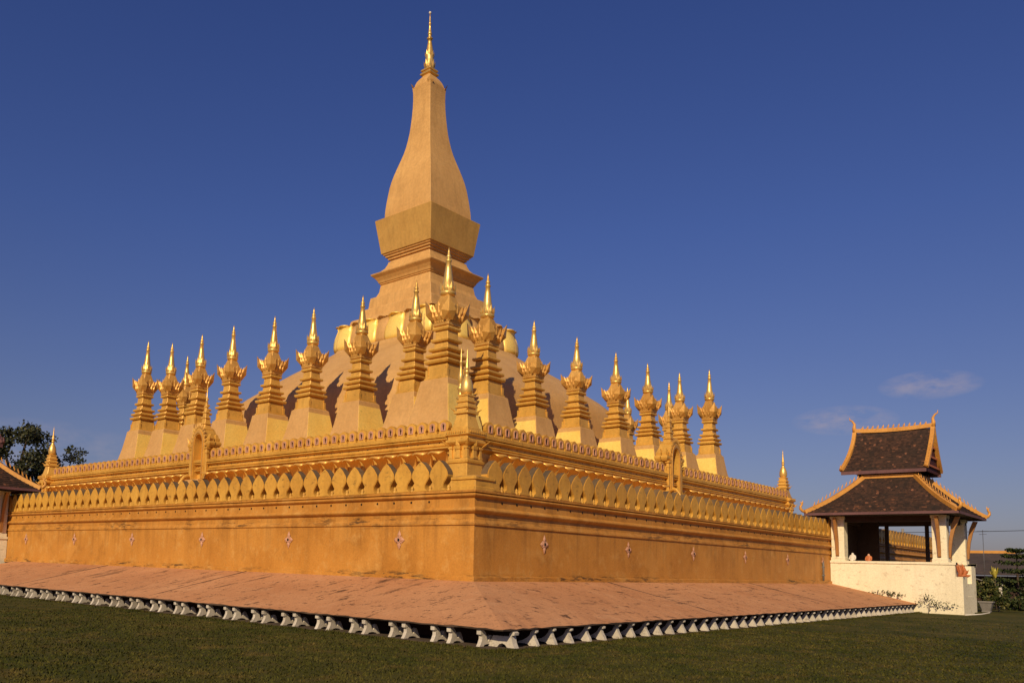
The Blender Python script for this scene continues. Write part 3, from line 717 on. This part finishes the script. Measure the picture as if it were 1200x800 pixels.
# ------------------------------------------------------------------ pavilions
def make_pavilion():
    """local: x along the wall, -y outwards, z as everywhere (wall foot = 0)"""
    t = thing('pavilion', 'open white pavilion with two tier dark tiled roof at the middle of the shaded wall', 'pavilion', group='gate pavilions against the outer wall')
    w = 2.8; wr = 2.4; d = 5.9
    b = MB(); b.box(-w, wr, -d, -.02, -G - .05, .2); b.box(-1.65, .2, -6.15, -d - .003, -G - .05, -.45)
    for sg in (-1, 1):
        w = 2.8 if sg < 0 else wr
        x = sg * w; b.box(min(x, x - sg * .3), max(x, x - sg * .3), -d, -.02, .2, 1.14)
        b.box(min(x + sg * .05, x - sg * .36), max(x + sg * .05, x - sg * .36), -d - .05, -.015, 1.143, 1.26)
        xx = (sg * w, sg * (w - 1.1)); b.box(min(xx) + (.31 if sg < 0 else 0), max(xx) - (.31 if sg > 0 else 0), -d, -d + .3, .2, 1.14)
        if sg < 0: b.box(min(xx), max(xx), -d - .32, -d - .003, -G - .05, .55)       # stepped-out stair flank
        b.box(sg * w - (0 if sg < 0 else .36), sg * w + (.36 if sg < 0 else 0), -d - .05, -d + .36, 1.146, 1.263)
    b.build('parapet_base', [M['cream']], t)
    cm = MB
    for x in (-2.8 + .33, wr - .33):
        for y in (-.42, -5.26):
            c = MB(); c.squares([(1.2, .36), (1.42, .36), (1.44, .33), (3.5, .33), (3.52, .37), (3.66, .37)], c=(x, y), cham=.02)
            c.build('column', [M['cream']], t)
            for dx, dy in ((math.copysign(1, x), 0), (0, 1 if y > -2 else -1)):
                if dy == 1: continue
                k = MB(); sx, sy = x + dx * .34, y + dy * .34
                pts = [(.02, 1.5), (.10, 1.55), (.13, 1.9), (.19, 2.4), (.32, 2.95), (.56, 3.56), (.34, 3.58), (.17, 3.15), (.07, 2.6), (.01, 2.0)]
                k.prism(pts, lambda a, bz, e: (sx + dx * a + (e if dy else 0), sy + dy * a + (e if dx else 0), bz), -.07, .07)
                k.build('roof_strut', [M['strut']], t)
    w = wr
    for x, y in ((w - .25, -1.65), (w - .25, -3.7), (w - .25, -4.3)):
        p = MB(); p.box(x - .09, x + .09, y - .09, y + .09, .2, 3.6); p.build('timber_post', [M['wood']], t)
    p = MB(); p.box(1.65, 1.75, -1.35, -.06, .2, 3.62); p.box(-1.3, 1.6, -.2, -.08, .2, 3.62); p.build('shade_screen', [M['wood']], t)  # dark panels added, standing in for the shaded inside and far column
    be = MB()
    for x in (-2.5, wr - .3): be.box(x - .12, x + .12, -5.6, -.1, 3.35, 3.66)
    for y in (-.4, -5.3): be.box(-2.7, wr - .1, y - .12, y + .12, 3.353, 3.655)
    be.build('roof_beam', [M['wood']], t)
    # lower hipped roof
    EU, V0, V1, ZE = 3.66, 1.0, -6.3, 3.80; TU, T0, T1, ZT = 1.42, -1.46, -3.99, 5.83
    def lerp(a, c, q): return a + (c - a) * q
    def pt(ix, iy, q):
        z = lerp(ZE, ZT, q) - .16 * sin(pi * q)
        return (ix * lerp(EU, TU, q), lerp(V0 if iy > 0 else V1, T0 if iy > 0 else T1, q), z)
    r = MB(); C = 15
    for (i0, j0), (i1, j1) in (((-1, -1), (-1, 1)), ((1, -1), (1, 1)), ((-1, -1), (1, -1)), ((-1, 1), (1, 1))):
        for k in range(C):
            a, c = pt(i0, j0, k / C), pt(i1, j1, k / C); e, f_ = pt(i0, j0, (k + 1) / C), pt(i1, j1, (k + 1) / C)
            li = .06
            A = (a[0], a[1], a[2] + li); B_ = (c[0], c[1], c[2] + li); E_ = (e[0], e[1], e[2] + .004); F_ = (f_[0], f_[1], f_[2] + .004)
            r.add([A, B_, F_, E_], [[0, 1, 2, 3]]); r.add([a, c, B_, A], [[0, 1, 2, 3]])
    r.add([(x * 1.0, y, ZE - .02) for x, y in ((-EU + .05, V1 + .05), (EU - .05, V1 + .05), (EU - .05, V0 - .05), (-EU + .05, V0 - .05))], [[0, 1, 2, 3]], 1)
    lr = r.build('lower_roof', [M['tiles'], M['wood']], t, fix=False)
    fa = MB()
    for (xa, ya), (xb, yb) in (((-EU, V1), (-EU, V0)), ((EU, V1), (EU, V0)), ((-EU, V1), (EU, V1)), ((-EU, V0), (EU, V0))):
        fa.bar((xa, ya, ZE - .05), (xb, yb, ZE - .05), .05, .13)
    fa.build('fascia_board', [M['fascia']], lr)
    def flames(mb, a, c, n, h=.22, skip=0):
        a = Vector(a); c = Vector(c); dd = (c - a); side = dd.normalized()
        for k in range(n):
            p0 = a + dd * ((k + .5) / n); mb.leaf(p0, p0 + Vector((0, 0, h)) + side * h * .35, .11, .03, 0, side)
    def hook(mb, base, out, s=1.):
        o_ = Vector(out).normalized(); p0 = Vector(base)
        P_ = [p0 + (o_ * a + Vector((0, 0, z))) * s for a, z in ((-.1, .0), (.12, .06), (.26, .2), (.26, .36), (.16, .46), (.18, .58), (.30, .64))]
        mb.tube(P_, [.09 * s, .1 * s, .09 * s, .08 * s, .07 * s, .06 * s, .015 * s], 7)
        mb.leaf(P_[4], P_[4] + Vector((0, 0, .3 * s)) - o_ * .08 * s, .14 * s, .04 * s, 0, o_)
    for ix in (-1, 1):
        for iy in (-1, 1):
            h = MB(); pts = [pt(ix, iy, q / 8) for q in range(9)]
            for q in range(8): h.bar(Vector(pts[q]) + Vector((0, 0, .08)), Vector(pts[q + 1]) + Vector((0, 0, .08)), .24, .20)
            flames(h, Vector(pts[1]) + Vector((0, 0, .15)), Vector(pts[8]) + Vector((0, 0, .17)), 13, .24)
            hook(h, Vector(pts[0]) + Vector((0, 0, .08)), (ix, -.9 if iy < 0 else .9, 0), .85)
            h.build('hip_ridge', [M['ridge']], lr)
    tp = MB(); top = [pt(-1, -1, 1), pt(1, -1, 1), pt(1, 1, 1), pt(-1, 1, 1)]
    for k in range(4): tp.bar(Vector(top[k]) + Vector((0, 0, .07)), Vector(top[(k + 1) % 4]) + Vector((0, 0, .07)), .22, .2)
    tp.build('top_ridge', [M['ridge']], lr)
    ns = MB(); ns.box(-1.2, 1.2, -3.85, -1.6, ZT - .2, 6.9); ns.build('clerestory', [M['wood']], t)
    # upper gabled roof, concave slopes
    U1, G0, G1, ZR, ZB = 1.72, -.62, -4.62, 8.58, 6.22
    def gp(sg, q, y):     # q 0 ridge .. 1 eave
        return (sg * U1 * q, y, ZR - (ZR - ZB) * (q ** .80))
    ur = MB(); C = 14
    def yends(q): e = .30 * q ** 2.2; return G0 + e - .25 + .18, G1 - .02 - .0 + .05 * q
    for sg in (-1, 1):
        for k in range(C):
            q0, q1 = (k + 1) / C, k / C
            (ya0, yb0), (ya1, yb1) = yends(q0), yends(q1)
            A, B_ = gp(sg, q0, ya0), gp(sg, q0, yb0); E_, F_ = gp(sg, q1, ya1), gp(sg, q1, yb1)
            l = lambda p_, h_: (p_[0], p_[1], p_[2] + h_)
            ur.add([l(A, .06), l(B_, .06), l(F_, .004), l(E_, .004)], [[0, 1, 2, 3]]); ur.add([A, B_, l(B_, .06), l(A, .06)], [[0, 1, 2, 3]])
            ur.add([l(A, -.06), l(B_, -.06), l(F_, -.06), l(E_, -.06)], [[0, 1, 2, 3]], 1)
    uo = ur.build('upper_roof', [M['tiles'], M['wood']], t, fix=False)
    for y in (G0 - .35, G1 + .16):
        gw = MB()
        gw.prism([gp(-1, q / 8, 0)[0::2] for q in range(8, 0, -1)] + [gp(1, q / 8, 0)[0::2] for q in range(0, 9)], lambda a, z, e: (a * .93, y + e, z - .10), -.05, .05)
        for z in (6.45, 6.95, 7.5): 
            hw = U1 * ((ZR - z) / (ZR - ZB)) ** 1.25 * .9
            gw.box(-hw, hw, y - .14, y + .14, z - .05, z + .05, 1)
        gw.build('gable_wall', [M['red'], M['terra']], uo)
    for sg in (-1, 1):
        for en in (0, 1):
            bb = MB(); pts = []
            for k in range(9):
                q = k / 8; y = yends(q)[en]; g_ = gp(sg, q, y); pts.append(Vector((g_[0], g_[1], g_[2] + .07)))
            for k in range(8): bb.bar(pts[k], pts[k + 1], .20, .17, 0, (0, 1, 0) if False else (0, 0, 1))
            o_ = (sg * .3, 1 if en == 0 else -1, 0)
            hook(bb, pts[8], (sg, 0, 0), .45)
            for k in range(11):
                q = (k + .7) / 11.5; y = yends(q)[en] + (.03 if en == 0 else -.03); g_ = Vector(gp(sg, q, y)) + Vector((0, 0, .14))
                bb.leaf(g_, g_ + Vector((0, 0, .13)), .1, .03, 0, (1, 0, 0))
            bb.build('bargeboard', [M['ridge'] if sg < 0 or en else M['fascia']], uo)
    rg = MB(); y0, y1_ = yends(0)
    R_ = [(0, y0 + (y1_ - y0) * k / 8, ZR + .07 + .09 * ((k - 4) / 4) ** 2) for k in range(9)]
    for k in range(8): rg.bar(R_[k], R_[k + 1], .2, .22)
    flames(rg, (0, y0 - .25, ZR + .2), (0, y1_ + .25, ZR + .2), 13, .22)
    for yy, sg in ((y0, 1), (y1_, -1)):
        rg.tube([(0, yy, ZR + .1), (0, yy + sg * .03, ZR + .35), (0, yy + sg * .0, ZR + .55), (0, yy + sg * .12, ZR + .75), (0, yy + sg * .24, ZR + .82), (0, yy + sg * .26, ZR + .98)], [.13, .10, .07, .05, .035, .008], 8)
    rg.build('ridge_crest', [M['ridge']], uo)
    for sg in (-1, 1):
        ff = MB(); a = gp(sg, 1, yends(1)[0]); c = gp(sg, 1, yends(1)[1]); ff.bar((a[0], a[1], a[2] - .09), (c[0], c[1], c[2] - .09), .06, .18)
        ff.build('eave_board', [M['fascia']], uo)
    return t
pv = make_pavilion(); pv.location = (CX, 0, 0)
p2 = copy_tree(pv); p2.location = (0, CY + .75, 0); p2.rotation_euler = (0, 0, -pi / 2); p2['label'] = 'open white pavilion cut by the left edge of the picture, against the sunlit wall'

# small things by the right pavilion
def seated(name, label, loc, rz, robe, head, cat):
    """small kneeling figure: skinned body, one surface"""
    me = bpy.data.meshes.new(name)
    vs = [(0, 0, .16), (0, -.02, .42), (0, -.01, .62), (0, -.03, .72), (0, -.05, .84), (.17, -.01, .60), (.21, -.12, .42), (.08, -.24, .34), (-.17, -.01, .60), (-.21, -.12, .42), (-.08, -.24, .34), (.17, -.26, .12), (.06, -.05, .06), (-.17, -.26, .12), (-.06, -.05, .06)]
    es = [(0, 1), (1, 2), (2, 3), (3, 4), (2, 5), (5, 6), (6, 7), (2, 8), (8, 9), (9, 10), (0, 11), (11, 12), (0, 13), (13, 14)]
    rr = [.17, .15, .14, .06, .105, .075, .05, .035, .075, .05, .035, .08, .05, .08, .05]
    me.from_pydata(vs, es, []); o = bpy.data.objects.new(name, me); col.objects.link(o)
    me.skin_vertices.new() if hasattr(me.skin_vertices, 'new') and not me.skin_vertices else None
    md = o.modifiers.new('skin', 'SKIN'); md.use_smooth_shade = True
    for i, r in enumerate(rr): me.skin_vertices[0].data[i].radius = (r, r)
    me.skin_vertices[0].data[0].use_root = True
    o.modifiers.new('sub', 'SUBSURF').levels = 1
    dg = bpy.context.evaluated_depsgraph_get(); m2 = bpy.data.meshes.new_from_object(o.evaluated_get(dg)); o.modifiers.clear(); o.data = m2; m2.name = name
    m2.materials.clear(); m2.materials.append(robe); m2.materials.append(head)
    for p in m2.polygons: p.material_index = 1 if p.center.z > .70 else 0; p.use_smooth = True
    o.location = loc; o.scale = (.72, .72, .8); o.rotation_euler = (0, 0, rz); return tag(o, label, cat)
seated('seated_statue', 'small white seated statue just right of the pavilion left column', (31.45, -1.1, 1.03), -pi / 2, M['white'], M['white'], 'statue')
seated('kneeling_statue', 'small kneeling orange statue behind the pavilion parapet, right of the white one', (32.0, -1.75, 1.0), -pi / 2, M['terra'], M['pink'], 'statue')
for (x, y, z), lb in (((31.35, -6.08, .55), 'orange terracotta naga head on the pavilion stair flank, nearer of the two'), ((32.25, -6.1, .55), 'orange terracotta naga head on the pavilion stair flank, farther of the two')):
    mb = MB()
    mb.tube([(0, .08, 0), (0, -.02, .15), (0, -.04, .35), (0, .04, .6), (0, .12, .8)], [.10, .12, .11, .07, .01], 8)
    mb.leaf((0, .02, .08), (0, .22, .82), .26, .08, 0, (1, 0, 0)); mb.leaf((0, -.06, .12), (0, -.26, .44), .2, .07, 0, (1, 0, 0)); mb.tube([(0, -.02, .07), (0, -.2, .06), (0, -.34, .10)], [.09, .08, .03], 8)
    o = mb.build('naga_head', [M['terra']]); o.location = (x, y, z); o.scale = (.8, .8, .85); tag(o, lb, 'sculpture', 'terracotta naga heads')
hr = MB(); hr.tube([(40.0, -4.9, .62), (40.15, -5.5, .42), (40.4, -6.3, .16)], .03, 8); hr.tube([(40.4, -6.3, -G), (40.4, -6.3, .18)], .035, 8); hr.tube([(40.0, -4.9, -G), (40.0, -4.9, .63)], .035, 8)
tag(hr.build('handrail', [M['concrete']]), 'pale sloping handrail beside the pavilion steps', 'handrail')
dp = MB(); dp.tube([(29.85, -.06, .16), (29.85, -.07, 1.0), (29.85, -.05, 1.12), (29.85, .02, 1.15)], .05, 8); dp.box(29.79, 29.91, -.13, -.005, .4, .46); dp.box(29.79, 29.91, -.13, -.005, .85, .91)
tag(dp.build('drain_pipe', [M['concrete']]), 'short grey drain pipe on the shaded wall beside the pavilion', 'pipe')
pt_ = MB(); pt_.squares([(0, .30), (.06, .32), (.10, .28), (.16, .30), (.62, .46), (.66, .52), (.74, .52), (.74, .44), (.66, .40)], cham=.05)
o = pt_.build('flower_pot', [M['concrete']]); o.scale = (.7, .7, .8); o.location = (37.5, -6.15, -G); tag(o, 'square grey concrete flower pot on the lawn right of the pavilion', 'flower pot')
kb = MB(); kb.tube([(30.9, -6.3, -G + .01), (33, -6.6, -G + .01), (36, -6.5, -G + .01), (37.6, -6.3, -G + .01)], .04, 6); tag(kb.build('edging_kerb', [M['white']]), 'low white edging curving round the pavilion foot', 'kerb')

# ------------------------------------------------------------------ plants
def rand_dir(r):
    while True:
        v = Vector((r.uniform(-1, 1), r.uniform(-1, 1), r.uniform(-1, 1)))
        if .05 < v.length < 1: return v.normalized()
def leaf_quad(V, Fc, p, r, size, up=.3):
    d = rand_dir(r); n = (rand_dir(r) + Vector((0, 0, up))).normalized(); s_ = d.cross(n).normalized(); w = size * r.uniform(.25, .45); l = size * r.uniform(.7, 1.2)
    o = len(V); V += [tuple(p), tuple(p + d * l * .5 + s_ * w), tuple(p + d * l), tuple(p + d * l * .5 - s_ * w)]; Fc.append((o, o + 1, o + 2, o + 3))
def plant(name, label, cat, loc, seed, clumps, nleaf, size, mat, trunk=None, group=None):
    """trunk = [(points, radii)], clumps = [(centre, radii)]: leaf clusters with gaps"""
    t = thing(name, label, cat, loc, 0, group); r = random.Random(seed); V = []; Fc = []
    for c, rad in clumps:
        c = Vector(c); subs = []
        for _ in range(9):
            d = rand_dir(r) * r.uniform(.45, 1.0); subs.append(c + Vector((d.x * rad[0], d.y * rad[1], d.z * rad[2])))
        for _ in range(nleaf):
            s_ = r.choice(subs); d = rand_dir(r) * (r.random() ** .6) * .48
            leaf_quad(V, Fc, s_ + Vector((d.x * rad[0], d.y * rad[1], d.z * rad[2])), r, size)
    mb = MB(); mb.add(V, Fc); mb.build('crown', [mat], t, fix=False)
    if trunk:
        k = MB()
        for pts, rr in trunk: k.tube(pts, rr, 7)
        k.build('trunk', [M['bark']], t)
    return t
def tree(label, loc, seed, H, W, n, mat, group=None, nl=420, size=.42):
    r = random.Random(seed); cl = []; tr_ = []
    base = Vector((0, 0, 0)); top = Vector((r.uniform(-.6, .6), r.uniform(-.6, .6), H * .72))
    tr_.append(([base, base.lerp(top, .35) + Vector((r.uniform(-.2, .2), 0, 0)), base.lerp(top, .7), top], [W * .06, W * .045, W * .03, W * .012]))
    for k in range(n):
        a = 2 * pi * k / n * 2.4 + r.uniform(-.4, .4); q = r.uniform(.30, 1.)
        e = Vector((cos(a) * W * .5 * r.uniform(.45, 1.) * (1.15 - .5 * q), sin(a) * W * .5 * r.uniform(.45, 1.) * (1.15 - .5 * q), H * (.32 + .62 * q)))
        s_ = base.lerp(top, .3 + .55 * q); mid = s_.lerp(e, .5) + Vector((0, 0, -.2))
        tr_.append(([s_, mid, e], [W * .018, W * .012, W * .004])); cr = r.uniform(.12, .20) * W; cl.append((e, (cr, cr, cr * .72)))
    return plant('tree', label, 'tree', loc, seed, cl, nl, size, mat, tr_, group)
tree('large sparse crowned dark tree beyond the wall behind the left pavilion roof', (22.0, 85, -G), 4, 16.4, 12, 21, M['leaftree'], 'trees beyond the far left wall', 560, .36)
tree('lower open crowned dark tree beside the far left turret', (27.3, 86, -G), 9, 14.4, 9, 17, M['leaftree'], 'trees beyond the far left wall', 420, .32)
plant('shrub', 'dense dark green bush right behind the left pavilion roof corner', 'shrub', (20.4, 74, -G), 12, [((0, 0, 8.0), (2.0, 2.0, 1.6)), ((1.8, -.3, 6.8), (1.8, 1.8, 1.6)), ((-1.6, .5, 7.2), (1.9, 1.9, 1.7)), ((.5, 0, 4), (2.2, 2.2, 2.5))], 600, .35, M['leafmid'], [([(0, 0, 0), (0, 0, 4), (.3, 0, 8)], [.25, .2, .08])])
# planting right of the right pavilion
plant('shrub', 'bushy olive shrub beside the pavilion steps behind the flower pot', 'shrub', (38.9, -6.05, -G), 21, [((0, 0, .9), (.75, .75, .6)), ((.2, -.8, .7), (.6, .6, .5)), ((.4, .6, 1.1), (.6, .6, .5)), ((.1, -.2, 1.5), (.5, .5, .4))], 420, .17, M['leafmid'], [([(0, 0, 0), (.05, 0, .5), (.1, -.1, 1.1)], [.05, .04, .02])])
plant('shrub', 'dark low hedge bush right of the flower pot', 'shrub', (43.4, -6.9, -G), 22, [((0, 0, .55), (.8, .8, .5)), ((.2, -1., .6), (.8, .8, .5)), ((.3, .9, .6), (.8, .8, .5)), ((.5, -1.9, .7), (.8, .8, .6))], 480, .16, M['leafdark'], [([(0, 0, 0), (0, 0, .5)], [.05, .02])])
t = thing('croton', 'yellow leaved croton rising above the olive shrub', 'plant', (43.2, -5.75, -G)); r_ = random.Random(8); mb = MB()
for k in range(16):
    a = r_.uniform(0, 2 * pi); e = r_.uniform(.25, .6); d = Vector((cos(a) * sin(e), sin(a) * sin(e), cos(e))); mb.leaf(Vector((0, 0, 1.85)) + d * .05, Vector((0, 0, 1.85)) + d * r_.uniform(.5, .85), .16, .02, 0)
mb.build('leaves', [M['leafyellow']], t, fix=False)
mb = MB(); mb.tube([(0, 0, 0), (.03, 0, 1.0), (0, 0, 1.95)], [.05, .04, .03], 7); mb.build('stem', [M['bark']], t)
t = thing('layered_conifer', 'young conifer with flat layered branches at the right edge', 'tree', (44.6, -6.7, -G)); r_ = random.Random(15)
mb = MB(); mb.tube([(0, 0, 0), (.02, 0, 1.8), (0, 0, 3.75)], [.09, .06, .015], 7); mb.build('trunk', [M['bark']], t)
V = []; Fc = []
for z, rad in ((1.2, 1.5), (1.75, 1.45), (2.3, 1.3), (2.8, 1.1), (3.2, .8), (3.55, .5)):
    for k in range(7):
        a = 2 * pi * k / 7 + z
        for i in range(60):
            q = r_.random() ** .7; p0 = Vector((cos(a) * rad * q, sin(a) * rad * q, z + .10 * q * q + r_.uniform(-.05, .05))) + Vector((r_.uniform(-.12, .12), r_.uniform(-.12, .12), 0)) * (.4 + q)
            leaf_quad(V, Fc, p0, r_, .15, 1.)
mb = MB(); mb.add(V, Fc); mb.build('crown', [M['leafdark']], t, fix=False)
po = MB(); po.squares([(0, .12), (1.15, .10), (1.2, .16), (1.3, .16), (1.36, .05)], cham=.02); o = po.build('garden_post', [M['white']]); o.location = (43.2, -5.98, -G + .2); tag(o, 'short white garden post standing among the shrubs on the right', 'post')
plant('shrub', 'tall dark foliage at the right edge below the layered conifer', 'shrub', (46.4, -6.9, -G), 31, [((0, 0, 1.3), (.9, .9, .9)), ((-.3, .9, 1.1), (.8, .8, .8)), ((.2, -1.2, 1.3), (.9, .9, .9))], 480, .2, M['leafdark'], [([(0, 0, 0), (0, 0, 1.2)], [.06, .03])])
for (x, y, z), rad, lb in (((30.98, -4.75, -1.15), (.16, .75, .42), 'spreading dark weed at the foot of the cream pavilion wall'), ((31.02, -2.6, -.55), (.12, .7, .16), 'thin dark weed in the joint between apron and cream wall')):
    plant('weed_clump', lb, 'weed', (x, y, z), 40 + int(rad[2] * 10), [((0, 0, rad[2]), rad), ((.0, -rad[1] * .8, rad[2] * .6), (rad[0], rad[1] * .6, rad[2] * .6))], 80, .09, M['leafdark'], [([(0, 0, -.1), (0, 0, rad[2])], [.02, .01])])

# ------------------------------------------------------------------ far house, antenna and wire on the right
t = thing('long_house', 'long low house with grey brown roof and pale ridge behind the garden', 'house', (72, -6, -G))
mb = MB(); mb.box(-2.5, 6, -13, 13, 0, 2.1); mb.build('wall', [M['wood']], t)
mb = MB(); C = 16
for k in range(C):
    x0, x1_ = -4 + 5.5 * k / C, -4 + 5.5 * (k + 1) / C; z0, z1 = 2.25 + 1.95 * k / C, 2.25 + 1.95 * (k + 1) / C
    mb.add([(x0, -14, z0 + .04), (x0, 14, z0 + .04), (x1_, 14, z1), (x1_, -14, z1)], [[0, 1, 2, 3]]); mb.add([(x0, -14, z0 - .02), (x0, 14, z0 - .02), (x0, 14, z0 + .04), (x0, -14, z0 + .04)], [[0, 1, 2, 3]])
mb.add([(1.5, -14, 4.2), (1.5, 14, 4.2), (7, 14, 2.25), (7, -14, 2.25)], [[0, 1, 2, 3]])
for y in (-14, 14): mb.add([(-4, y, 2.25), (1.5, y, 4.2), (7, y, 2.25)], [[0, 1, 2]])
rf = mb.build('roof', [M['slate']], t, fix=False)
mb = MB(); mb.box(1.3, 1.7, 3.2, 14.05, 4.16, 4.4); mb.build('ridge_cap', [M['ridge']], rf)
for y in (-9, -4.5, 0, 4.5, 9):
    mb = MB(); mb.box(-2.56, -2.5, y - .6, y + .6, .7, 1.75); mb.build('window', [M['black']], t)
an = MB(); an.tube([(0, 0, 0), (0, 0, 5.9)], .022, 6)
for z, w in ((5.8, .45), (5.55, .3)): an.tube([(-.2, -w, z), (.2, w, z)], .014, 6)
o = an.build('antenna', [M['metal']]); o.location = (66, -1.6, -G); tag(o, 'thin television antenna mast in front of the long house roof', 'antenna')
t = thing('utility_line', 'dark utility cable sagging across the sky right of the pavilion', 'cable', (60, 3, -G))
mb = MB(); pts = []
A_, B_ = Vector((0, 0, 5.45)), Vector((-6, -26, 6.3))
for k in range(21):
    q = k / 20; p_ = A_.lerp(B_, q); pts.append((p_.x, p_.y, p_.z - 1.2 * q * (1 - q)))
mb.tube(pts, .02, 6); mb.build('cable', [M['black']], t)
for nm, p_ in (('pole', A_), ('pole', B_)):
    mb = MB(); mb.tube([(p_.x, p_.y, 0), (p_.x, p_.y, p_.z + .3)], [.14, .10], 10); mb.build(nm, [M['concrete']], t)

# lift everything so that the lawn lies at zero
for o in list(scene.objects):
    if o.parent is None: o.location.z += G

# ------------------------------------------------------------------ camera
cam = bpy.data.cameras.new('camera'); co = bpy.data.objects.new('camera', cam); col.objects.link(co)
d = Vector((cos(PITCH) * cos(YAW), cos(PITCH) * sin(YAW), sin(PITCH))); r = Vector((sin(YAW), -cos(YAW), 0)); u = r.cross(d)
r2 = r * cos(ROLL) + u * sin(ROLL); u2 = -r * sin(ROLL) + u * cos(ROLL)
mw = Matrix((r2, u2, -d)).transposed().to_4x4(); mw.translation = CAM + Vector((0, 0, G)); co.matrix_world = mw
cam.sensor_width = 36; cam.lens = F / 1200 * 36; cam.shift_x = 110.825 / 1200; cam.shift_y = 145.715 / 1200
cam.clip_start = .1; cam.clip_end = 6000
scene.camera = co

# ------------------------------------------------------------------ light and sky
SUN_AZ, SUN_EL = radians(180 + 24), radians(31)       # direction towards the sun, azimuth from +x
s = Vector((cos(SUN_EL) * cos(SUN_AZ), cos(SUN_EL) * sin(SUN_AZ), sin(SUN_EL)))
sl = bpy.data.lights.new('sun', 'SUN'); sl.energy = 4.3; sl.angle = radians(.5); sl.color = (1, .80, .50)
so = bpy.data.objects.new('sun', sl); col.objects.link(so); so.rotation_euler = s.to_track_quat('Z', 'Y').to_euler(); so.location = (-40, -20, 40)
w = bpy.data.worlds.new('World'); scene.world = w; w.use_nodes = True; nt = w.node_tree; nt.nodes.clear()
out = N(nt, 'ShaderNodeOutputWorld'); bg = N(nt, 'ShaderNodeBackground'); nt.links.new(bg.outputs[0], out.inputs[0])
sky = N(nt, 'ShaderNodeTexSky', sky_type='NISHITA'); sky.sun_disc = False; sky.sun_elevation = SUN_EL
sky.sun_rotation = pi / 2 - SUN_AZ; sky.air_density = 1.; sky.dust_density = 1.; sky.ozone_density = 2.5; sky.altitude = 0
tc = N(nt, 'ShaderNodeTexCoord'); sx = N(nt, 'ShaderNodeSeparateXYZ'); nt.links.new(tc.outputs['Generated'], sx.inputs[0])
def math_(op, a, b=None):
    n = N(nt, 'ShaderNodeMath', operation=op)
    for i, v in enumerate((a, b)):
        if v is None: continue
        if isinstance(v, (int, float)): n.inputs[i].default_value = v
        else: nt.links.new(v, n.inputs[i])
    return n.outputs[0]
el = math_('ARCSINE', sx.outputs[2]); az = math_('ARCTAN2', sx.outputs[1], sx.outputs[0])
tint = ramp(nt, math_('DIVIDE', el, .75), [(0., (.62, .53, .66)), (.2, (.60, .545, .75)), (.5, (.50, .55, .94)), (.85, (.44, .52, .98))])
c = mix(nt, sky.outputs[0], tint, 1., 'MULTIPLY')
cm_ = N(nt, 'ShaderNodeMapping'); cm_.inputs['Scale'].default_value = (1, 1, 2.6); nt.links.new(tc.outputs['Generated'], cm_.inputs[0])
nz = noise(nt, cm_.outputs[0], 26., 9, .66)
for a0, e0, wa, we, am in ((1.175, .105, .14, .04, .30), (1.02, .095, .10, .016, .25), (.276, .162, .052, .016, .55), (.197, .193, .048, .015, .55)):
    qa = math_('POWER', math_('DIVIDE', math_('SUBTRACT', az, a0), wa), 2.); qe = math_('POWER', math_('DIVIDE', math_('SUBTRACT', el, e0), we), 2.)
    env = math_('MAXIMUM', math_('SUBTRACT', 1.0, math_('ADD', qa, qe)), 0.)
    mk = math_('MULTIPLY', math_('POWER', env, .7), ramp(nt, nz, [(.38, (0,)), (.66, (am,))]))
    c = mix(nt, c, (5.4, 4.5, 5.0), mk)
nt.links.new(c, bg.inputs[0]); bg.inputs[1].default_value = .075
scene.view_settings.view_transform = 'Standard'; scene.view_settings.look = 'None'; scene.view_settings.exposure = 0
